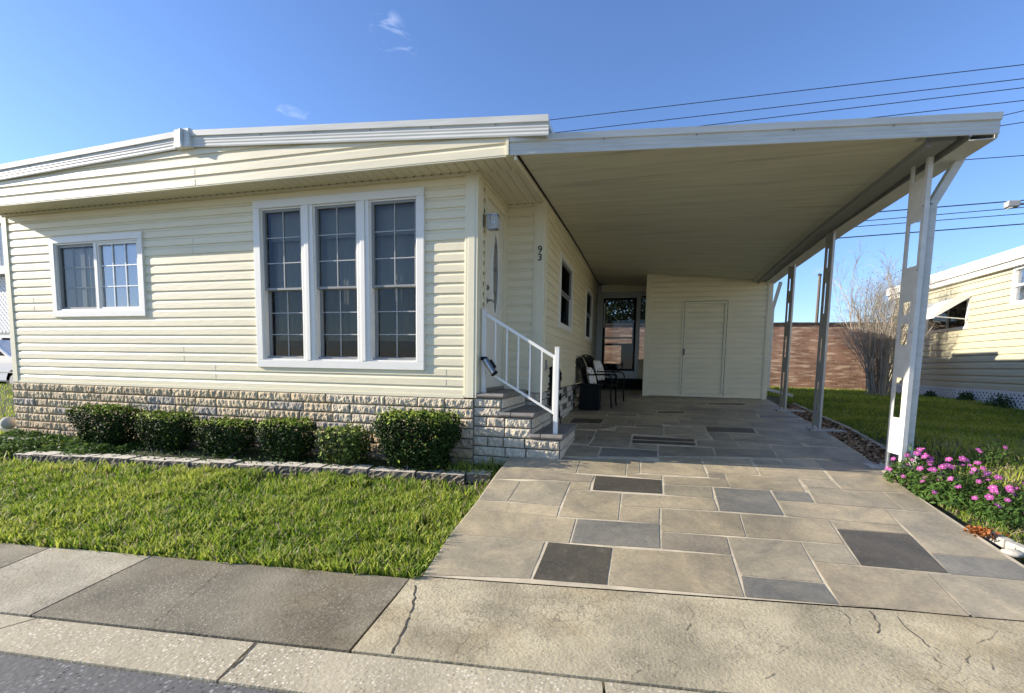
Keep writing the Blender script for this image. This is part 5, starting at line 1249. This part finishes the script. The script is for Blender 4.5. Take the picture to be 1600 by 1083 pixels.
# strip of kerbing beside the mulch
mb = MB()
for i in range(16):
    y0 = 5.95+i*.26; x = dright(y0)+.31; x2 = dright(y0+.25)+.31; z = HL(x,y0); mb.hexa([Vector(q) for q in ((x,y0,z-.06),(x+.05,y0,z-.06),(x2+.05,y0+.252,z-.05),(x2,y0+.252,z-.05),(x,y0,z+.012),(x+.05,y0,z+.012),(x2+.05,y0+.252,z+.026),(x2,y0+.252,z+.026))], m_concrete, (.36,.34,.29))
tag(mb.build('mulch_edging'), 'thin pale concrete edging between the bark strip and the lawn', 'edging')

# ============================================================ CHAIRS AND THINGS UNDER THE CARPORT
def chair(loc, rz, label, group):
    c = thing('patio_chair', label, 'chair', loc, group); c.rotation_euler = (0,0,rz)
    def P(x, y, z): return Vector(loc)+Vector((x, y, z*.88))        # built unrotated, facing +X
    for s_ in (-1, 1):
        y = .27*s_; mb = MB()
        mb.tube([P(.27,y,0), P(.25,y,.30), P(.27,y,.56), P(.22,y,.635), P(.12,y,.65), P(-.12,y,.64), P(-.235,y,.62)], .013, m_black, 7); mb.build('arm', c, smooth=True)
        mb = MB(); mb.tube([P(-.30,y,0), P(-.24,y,.22), P(-.20,y*.95,.42), P(-.27,y*.93,.70), P(-.36,y*.9,.93), P(-.40,y*.88,.98)], .013, m_black, 7); mb.build('back_leg', c, smooth=True)
        mb = MB(); mb.tube([P(.25,y,.40), P(-.2,y*.95,.40)], .012, m_black, 6); mb.build('seat_rail', c)
    mb = MB(); pr = [(.27,.435),(.24,.445),(.0,.405),(-.19,.415),(-.24,.55),(-.31,.78),(-.385,.97)]; th = .008
    for (a, za), (b_, zb_) in zip(pr, pr[1:]):
        mb.face([P(a,-.25,za), P(a,.25,za), P(b_,.25,zb_), P(b_,-.25,zb_)], m_sling)
        mb.face([P(a,-.25,za-th), P(b_,-.25,zb_-th), P(b_,.25,zb_-th), P(a,.25,za-th)], m_sling)
    mb.build('sling', c, smooth=True)
    mb = MB(); mb.tube([P(-.40,-.24,.98), P(-.415,0,1.0), P(-.40,.24,.98)], .013, m_black, 7); mb.build('top_rail', c); return c
chair((-.74, 8.75, H(-.74,8.75)+.009), -.10, 'black sling patio chair nearer the steps, against the side wall', 'black patio chairs by the side wall')
chair((-.66, 9.38, H(-.66,9.4)+.009), -.22, 'black sling patio chair nearer the storm door, with a patterned cushion', 'black patio chairs by the side wall')
def cushion(c, rz, ry, label):
    mb = MB(); i0 = 0; n = 12; R = Matrix.Rotation(rz, 3, 'Z') @ Matrix.Rotation(ry, 3, 'Y'); c = Vector(c); k = mb.mi(m_cushion)
    for s_ in (1, -1):
        for j in range(n+1):
            for i in range(n+1):
                u, v = i/n*2-1, j/n*2-1; t = .065*((1-u*u)*(1-v*v))**.45; q = 1-.06*(u*u*v*v < .3)*(abs(u*v) < .5)
                mb.v.append(tuple(c+R @ Vector((s_*t, u*.2, v*.19))))
    for s_ in range(2):
        for j in range(n):
            for i in range(n):
                p = s_*(n+1)**2+j*(n+1)+i; mb.f.append((p, p+1, p+n+2, p+n+1)); mb.m.append(k); mb.c.append((1,1,1))
    o = mb.build('cushion', smooth=True); tag(o, label, 'cushion', 'patterned cushions on the patio chairs'); return o
zc_ = H(-.7,9.4)
cushion((-.80, 9.32, zc_+.60), -.22, -.28, 'cream patterned cushion leaning on the back of the farther patio chair')
cushion((-.88, 8.74, zc_+.47), -.10, -.28, 'cream patterned cushion low on the nearer patio chair')
tb = thing('side_table', 'low black box table between the wall and the nearer patio chair', 'side table', (-.86, 8.45, H(-.86,8.45)))
mb = MB(); z = H(-.8,8.5)+.009; mb.box((-1.06,8.25,z+.40), (-.66,8.63,z+.43), m_black); mb.build('top', tb, bevel=.004)
mb = MB(); mb.box((-1.03,8.28,z), (-.69,8.60,z+.3995), m_black); mb.build('body', tb, bevel=.004)
# small things on the side wall near the steps
ws = thing('round_stand', 'small dark round-topped plate on a black stand behind the stair railing', 'stand', (-1.07, 6.05, -.62))
mb = MB(); c0 = Vector((-1.08, 6.08, -.09)); mb.tube([c0-Vector((0,.012,0)), c0+Vector((0,.012,0))], .085, m_black, 20); mb.box((-1.165,6.07,-.28), (-.995,6.09,-.09), m_black); mb.build('plate', ws)
zz = H(-1.07,6.05)
for dx, dy in ((-.05,-.1),(.09,-.1),(-.05,.12),(.09,.12)):
    mb = MB(); mb.tube([(-1.08+dx,6.05+dy,zz), (-1.08+dx*.7,6.05+dy*.5,-.5), (-1.08+dx*.4,6.05+dy*.3,-.28)], .009, m_black, 6); mb.build('leg', ws)
mb = MB(); mb.tube([(-1.13+.0,5.93,-.36),(-.97,5.93,-.40),(-.95,6.17,-.36)], .010, m_black, 6); mb.box((-1.15,5.97,-.30), (-.98,6.14,-.28), m_black); mb.build('shelf', ws)
def wall_ornament(pts, label, wing):
    mb = MB()
    for a, b_ in zip(pts, pts[1:]): mb.tube([Vector((XS+.026, a[0], a[1])), Vector((XS+.026, b_[0], b_[1]))], [.012,.006], m_black if wing else m_bronze, 6)
    y, z = pts[1]
    for s_ in (-1, 1): mb.hexa([Vector((XS+.02+d, y+q*s_, z+r)) for d in (0,.006) for q, r in ((.0,-.01),(.10,-.05),(.09,-.02),(.0,.05))], m_black if wing else m_bronze)
    o = mb.build('wall_ornament'); tag(o, label, 'wall ornament', 'small metal ornaments on the side wall'); return o
wall_ornament([(6.9,-.10),(6.88,-.16),(6.86,-.23)], 'small black metal bird on the siding right of the railing end post', True)
wall_ornament([(6.92,-.40),(6.9,-.44),(6.88,-.50)], 'small black metal bird on the stone, below the other bird', True)
wall_ornament([(5.76,.06),(5.78,.0),(5.74,-.07)], 'small grey metal ornament on the siding near the number post', False)

# ============================================================ BRICK WALL, BARE TREE, POLE, NEIGHBOURS
bw = thing('brick_wall', 'long reddish brick boundary wall with a dark cap behind the lawn', 'wall', (3, 16.6, -.6))
mb = MB(); mb.box((-14, 16.6, -.75), (22, 16.85, 1.345), m_brick); mb.build('brickwork', bw)
mb = MB()
x = -14
while x < 22:
    e = .0+random.uniform(-.006,.006); mb.box((x, 16.56, 1.346), (x+.395, 16.89, 1.41+e), m_cap); x += .4
mb.build('cap', bw)
tr = thing('bare_tree', 'bare many-stemmed tree with fine drooping twigs in front of the brick wall', 'tree', (5.35, 13.3, -.55))
Rr = random.Random(12); mb = MB(); mt = MB()
def limb(p, d, L, r, lvl):
    n = 5; pts = [p]; q = p; dd = d.normalized()
    for i in range(n):
        dd = (dd+Vector((Rr.uniform(-1,1), Rr.uniform(-1,1), Rr.uniform(-.6,.8)))*.16+(Vector((0,0,-.08*lvl)) if lvl > 2 else Vector((0,0,.04)))).normalized(); q = q+dd*L/n; pts.append(q)
    (mb if lvl < 2 else mt).tube(pts, [r*(1-.6*i/n) for i in range(n+1)], m_twig, 6 if lvl < 1 else (4 if lvl < 2 else 3), cap=False)
    if lvl < 4:
        for k in range([4,4,4,3][lvl]):
            i = Rr.randint(1, n); b0 = pts[i]; a = Rr.uniform(0, 6.28); side = Vector((math.cos(a), math.sin(a), .45)); limb(b0, (pts[i]-pts[i-1]).normalized()*1.2+side*.42, L*Rr.uniform(.45,.66), r*.5, lvl+1)
for k in range(38):
    a = Rr.uniform(0, 6.28); b0 = Vector((5.35+.24*math.cos(a)*Rr.random(), 13.3+.2*math.sin(a), -.58)); limb(b0, Vector((math.cos(a)*.10, math.sin(a)*.10, 1)), Rr.uniform(1.2, 2.0), .019*Rr.uniform(.6,1.2), 0)
mb.build('trunk', tr, smooth=True); mt.build('twigs', tr)
n = 1500; R = np.random.default_rng(3); pos = np.c_[R.normal(5.35,.4,n), R.normal(13.3,.4,n), R.uniform(-.4,2.3,n)]; c = np.array([.16,.17,.08])*R.uniform(.6,1.3,n)[:,None]
leafcloud('foliage', pos, R.normal(0,1,(n,3)), .03, c, m_grass, tr, 5)
ft = thing('dense_tree', 'dark leafy tree rising behind the brick wall, seen through the storm door', 'tree', (-.9, 19.2, -.6))
n = 22000; R = np.random.default_rng(13); d = R.normal(0,1,(n,3)); d /= np.linalg.norm(d,axis=1)[:,None]; rr_ = R.uniform(.55,1,n)[:,None]; lob = np.array([1+.3*noise.noise(Vector(q)*2.2) for q in d])[:,None]
pos = np.array([-.9,19.2,2.4])+d*rr_*lob*np.array([2.2,1.6,1.5]); leafcloud('crown', pos, d, .11, np.array([.016,.026,.009])*R.uniform(.5,1.7,n)[:,None], m_leaf, ft, 14)
mb = MB(); mb.tube([(-.9,19.2,-.6),(-.85,19.2,.6),(-.95,19.2,1.8)], [.14,.11,.08], m_bark, 8); mb.tube([(-.9,19.2,1.0),(-.2,19.1,2.2)], [.06,.03], m_bark, 6); mb.build('trunk', ft)
mb = MB(); q = onY(1278,470,24); mb.tube([(q.x,24,-.6), (q.x+.01,24,onY(1281,428,24).z)], [.07,.055], m_bark, 8); mb.tube([(q.x-.02,24,onY(1281,431,24).z),(q.x+.02,24,onY(1281,428.5,24).z)], .075, m_cap, 8)
o = mb.build('utility_pole'); tag(o, 'slim dark utility pole standing behind the brick wall', 'pole')
# power lines (fixed points in space, 30 m away) and the street lamp
wl = thing('power_lines', 'bundle of thin black overhead cables crossing the sky above the carport', 'power lines', (10, 30, 0))
for i, (a, b_) in enumerate((((864,187),(1600,101)),((880,206),(1600,123)),((1070,200),(1600,137)),((1390,181),(1600,157)),((1570,180),(1600,173)),((1568,196),(1600,191)),((1505,250),(1600,243)),((1387,330),(1600,313)),((1377,343),(1600,324)),((1368,352),(1600,334)),((1325,371),(1600,350)))):
    p = onY(*a, 30); q = onY(*b_, 30); d = q-p; d.normalize(); p2 = p-d*45; q2 = q+d*30
    pts = [p2.lerp(q2, t/10)-Vector((0,0,.0)) for t in range(11)]; 
    mb = MB(); mb.tube(pts, .020 if i not in (7,10) else .028, m_wire, 5); mb.build('cable', wl)
lp = thing('street_lamp', 'grey street lamp head on a curved arm at the right edge above the neighbouring roof', 'street lamp', (16, 25, 0))
mb = MB(); a = onY(1571,320,25); b_ = onY(1592,318,25); mb.hexa([Vector((x_, y_, z_)) for z_, s_ in ((a.z-.13,.8),(a.z+.13,1.)) for x_, y_ in ((a.x,25-.16*s_),(b_.x,25-.16*s_),(b_.x,25+.16*s_),(a.x,25+.16*s_))], m_metal); mb.build('lamp_head', lp, bevel=.05)
mb = MB(); mb.hexa([Vector((x_, y_, z_)) for z_ in (a.z-.16,a.z-.132) for x_, y_ in ((a.x+.1,24.88),(b_.x-.25,24.88),(b_.x-.25,25.12),(a.x+.1,25.12))], m_white); mb.build('lens', lp)
mb = MB(); mb.tube([(b_.x-.05,25,a.z-.02), (b_.x+.5,25,a.z+.03), (b_.x+1.2,25,a.z-.3), (b_.x+1.6,25,a.z-1.1), (b_.x+1.62,25,-.6)], .05, m_metal, 8); mb.build('arm', lp)

# neighbour on the right
nb = thing('neighbour_home', 'pale yellow neighbouring mobile home on the right, white roof edge and lattice skirt', 'house', (9.5, 10, -.7))
XN = 6.5; fN = lambda u, d, z: Vector((XN-d, u, z))
mb = MB(); wn1 = (12.40, 13.90, .90, 1.56); wn2 = (9.9, 11.20, 1.24, 1.93)
ops = [(a+.05,b_-.05,c+.05,d-.05) for a,b_,c,d in (wn1, wn2)]
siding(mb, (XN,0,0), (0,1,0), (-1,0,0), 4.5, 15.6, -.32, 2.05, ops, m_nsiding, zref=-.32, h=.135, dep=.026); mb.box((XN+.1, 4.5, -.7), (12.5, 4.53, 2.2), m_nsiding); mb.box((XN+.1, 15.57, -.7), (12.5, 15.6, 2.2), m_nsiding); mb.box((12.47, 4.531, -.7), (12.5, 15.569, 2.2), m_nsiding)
mb.build('wall', nb)
mb = MB(); mb.box((XN-.12, 4.3, 1.92), (XN+.02, 15.75, 2.03), m_white); mb.box((XN-.17, 4.28, 2.0305), (XN+.02, 15.78, 2.21), m_white); mb.hexa([Vector(p) for p in ((XN-.15,4.3,2.2105),(12.7,4.3,2.2105),(12.7,15.75,2.2105),(XN-.15,15.75,2.2105),(XN-.15,4.3,2.23),(12.7,4.3,2.5),(12.7,15.75,2.5),(XN-.15,15.75,2.23))], m_white); mb.build('roof', nb)
mb = MB()
def lattice(mb, fn, u0, u1, z0, z1, pitch, w, m):
    for s_, dd in ((1, 0.), (-1, .006)):
        k = -(z1-z0)
        while k < (u1-u0):
            a0 = max(0, k if s_ == 1 else k); 
            # diagonal from (k,0) to (k+H,H)
            Hh = z1-z0; p0, p1 = k, k+Hh; t0 = max(0, -p0/Hh) if p0 < 0 else 0; t1 = 1 if p1 <= u1-u0 else (u1-u0-p0)/Hh
            if t1 > t0:
                ua, ub = p0+t0*Hh, p0+t1*Hh; za, zb_ = t0*Hh, t1*Hh
                if s_ == -1: ua, ub = (u1-u0)-ua, (u1-u0)-ub
                A = fn(u0+ua, dd, z0+za); B = fn(u0+ub, dd, z0+zb_); d = (B-A).normalized(); nrm = (fn(u0,1,z0)-fn(u0,0,z0)).normalized(); r = d.cross(nrm)*w/2; t = nrm*.005
                mb.hexa([A-r-t, A+r-t, B+r-t, B-r-t, A-r+t, A+r+t, B+r+t, B-r+t], m)
            k += pitch
lattice(mb, fN, 7.5, 15.5, -.72, -.36, .105, .034, m_lattice); mb.box((XN-.016, 4.5, -.36), (XN+.02, 15.6, -.322), m_lattice)
for y in (8.9, 11.3, 12.5, 13.7): mb.box((XN-.018, y, -.75), (XN-.008, y+.05, -.361), m_lattice)
mb.build('lattice_skirt', nb)
mb = MB(); mb.box((XN+.10, 4.6, -.75), (XN+.12, 15.5, -.33), m_dark); mb.build('underfloor', nb)
for (a, b_, c, d), kind in ((wn1, 0), (wn2, 1)):
    mb = MB(); ring(mb, a, b_, c, d, .06, fN, m_white, -.03, .035)
    if kind: fbox(mb, fN, a+.0605, b_-.0605, -.02, .02, (c+d)/2-.02, (c+d)/2+.02, m_white)
    else: fbox(mb, fN, (a+b_)/2-.03, (a+b_)/2+.03, -.02, .01, c+.0605, d-.0605, m_bronze)
    w_ = mb.build('window', nb); mb = MB(); mb.face([fN(a+.05,-.015,c+.05), fN(b_-.05,-.015,c+.05), fN(b_-.05,-.015,d-.05), fN(a+.05,-.015,d-.05)], g_main if kind else g_screen); mb.build('pane', w_)
    room(fN, a+.05, b_-.05, c+.05, d-.05, .5, w_, m_greyw if kind else m_dark)
# curved awning over the neighbour's window
mb = MB(); a, b_ = 12.38, 13.92; pts = []
for i in range(9):
    t = i/8; pts.append((.02+.62*math.sin(t*1.35)*1.0, 1.58-.50*(1-math.cos(t*1.5))*.95))
for (d0, z0), (d1, z1) in zip(pts, pts[1:]):
    mb.face([fN(a,d0,z0), fN(b_,d0,z0), fN(b_,d1,z1), fN(a,d1,z1)], m_white); mb.face([fN(a,d0,z0-.01), fN(a,d1,z1-.01), fN(b_,d1,z1-.01), fN(b_,d0,z0-.01)], m_white)
for q in (a, b_):
    P = [fN(q,d_,z_-.005) for d_, z_ in pts]; mb.face(P+[fN(q,.02,1.56)], m_white)
for q in (a+.01, b_-.01): mb.tube([fN(q,.02,1.10), fN(q,pts[-1][0]-.03,pts[-1][1]+.02)], .012, m_white, 6)
mb.build('awning', nb)
for i, (y, s_, n) in enumerate(((11.95,.20,500),(13.2,.16,300),(10.95,.26,350))):
    R = np.random.default_rng(70+i); d = R.normal(0,1,(n,3)); d[:,2] = abs(d[:,2]); d /= np.linalg.norm(d,axis=1)[:,None]; z = HL(6.4,y)-.03
    pos = np.array([XN-.16,y,z])+d*s_*R.uniform(.3,1,n)[:,None]*np.array([.7,1.1,1.]); c = np.array([.05,.09,.03])*R.uniform(.5,1.5,n)[:,None]
    w_ = thing('weed_clump', ['bushy weed clump against the white lattice, the middle one of three','small weed clump at the far left end of the white lattice','low spreading weed clump at the right end of the white lattice'][i], 'weed clump', (XN-.16,y,z), 'weed clumps along the lattice skirt')
    leafcloud('foliage', pos, d, .06, c, m_leaf, w_, 3+i, .6, .3)
    mb = MB()
    for k in range(7):
        a = k*.9; mb.tube([(XN-.16,y,z), (XN-.16+.6*s_*math.cos(a)*.7,y+.9*s_*math.sin(a),z+s_*.9)], [.005,.002], m_grass, 4, (.1,.13,.05))
    mb.build('stem', w_)

# neighbour on the far left with a lattice panel, and the parked car
nl = thing('left_neighbour_home', 'neighbouring home glimpsed at the left edge, with white lattice and pale awning panels', 'house', (-22, 12, -1))
fL = lambda u, d, z: Vector((u, 11.5-d, z)); k = 11.5
za = lambda v: onY(10, v, k).z
x0, x1 = -27, -18.2
mb = MB(); mb.box((x0, k, -1.05), (x1, k+.1, za(520)), m_greyw); mb.build('wall', nl)
mb = MB(); lattice(mb, fL, -23, x1, za(519), za(432), .17, .085, m_lattice); mb.build('lattice', nl)
mb = MB(); mb.box((x0, k+.5, -1), (x1, k+.55, za(420)), m_greyw); mb.build('back_wall', nl)
mb = MB(); mb.box((x0, k-.3, za(431)), (x1+.2, k+3, za(419)), m_metal); mb.build('roof', nl)
mb = MB()
for i in range(30): mb.box((x1-.3*(i+1), k-.02+.03*(i % 2), za(418.5)), (x1-.3*i-.003, k+.02+.03*(i % 2), za(350)), m_white)
mb.build('awning_panel', nl)
mb = MB(); mb.box((x0, k-.1, za(349.5)), (x1+.1, k+1, za(334)), m_metal); mb.build('eave', nl)
mb = MB(); a = onY(3,540,k); b_ = onY(24,524,k); ring(mb, a.x, a.x+1.6, a.z, b_.z, .09, fL, m_white, 0, .05); w_ = mb.build('window', nl); mb = MB(); mb.face([fL(a.x+.05,.02,a.z+.05), fL(a.x+1.5,.02,a.z+.05), fL(a.x+1.5,.02,b_.z-.05), fL(a.x+.05,.02,b_.z-.05)], m_dark); mb.build('pane', w_)
car = thing('parked_car', 'white car parked at the left edge, mostly hidden behind the house corner', 'car', (-17.6, 9.2, -1.05))
cxl, cyl, gz = -17.3, 9.0, -.98
sil = [(-2.15,.30),(-2.2,.62),(-2.0,.88),(-1.35,.95),(-.75,1.38),(.55,1.42),(1.25,1.0),(1.95,.86),(2.15,.62),(2.15,.30)]
mb = MB()
mb.prism([(u, v*1.0) for u, v in sil], (cxl, cyl, gz), (1,0,0), (0,0,1), (0,1,0), 1.7, m_carw); mb.build('body', car, bevel=.05)
mb = MB(); mb.prism([(-1.15,.96),(-.68,1.32),(.5,1.36),(1.05,1.0)], (cxl, cyl-.006, gz), (1,0,0), (0,0,1), (0,1,0), 1.712, m_dark); mb.build('window', car)
for wx in (-1.35, 1.35):
    for wy in (.0, 1.52):
        mb = MB(); mb.tube([(cxl+wx, cyl+wy, gz+.32), (cxl+wx, cyl+wy+.18, gz+.32)], .32, m_tyre, 20); wh = mb.build('wheel', car); mb = MB(); mb.tube([(cxl+wx, cyl+wy-.006, gz+.32), (cxl+wx, cyl+wy+.02, gz+.32)], .19, m_metal, 14); mb.build('rim', wh)
mb = MB(); mb.box((cxl+2.1, cyl+.1, gz+.62), (cxl+2.17, cyl+.45, gz+.75), m_metal); mb.build('headlight', car)
mb = MB(); mb.box((cxl-2.1, cyl-.01, gz+.55), (cxl+2.0, cyl-.001, gz+.58), m_metal); mb.build('side_trim', car)
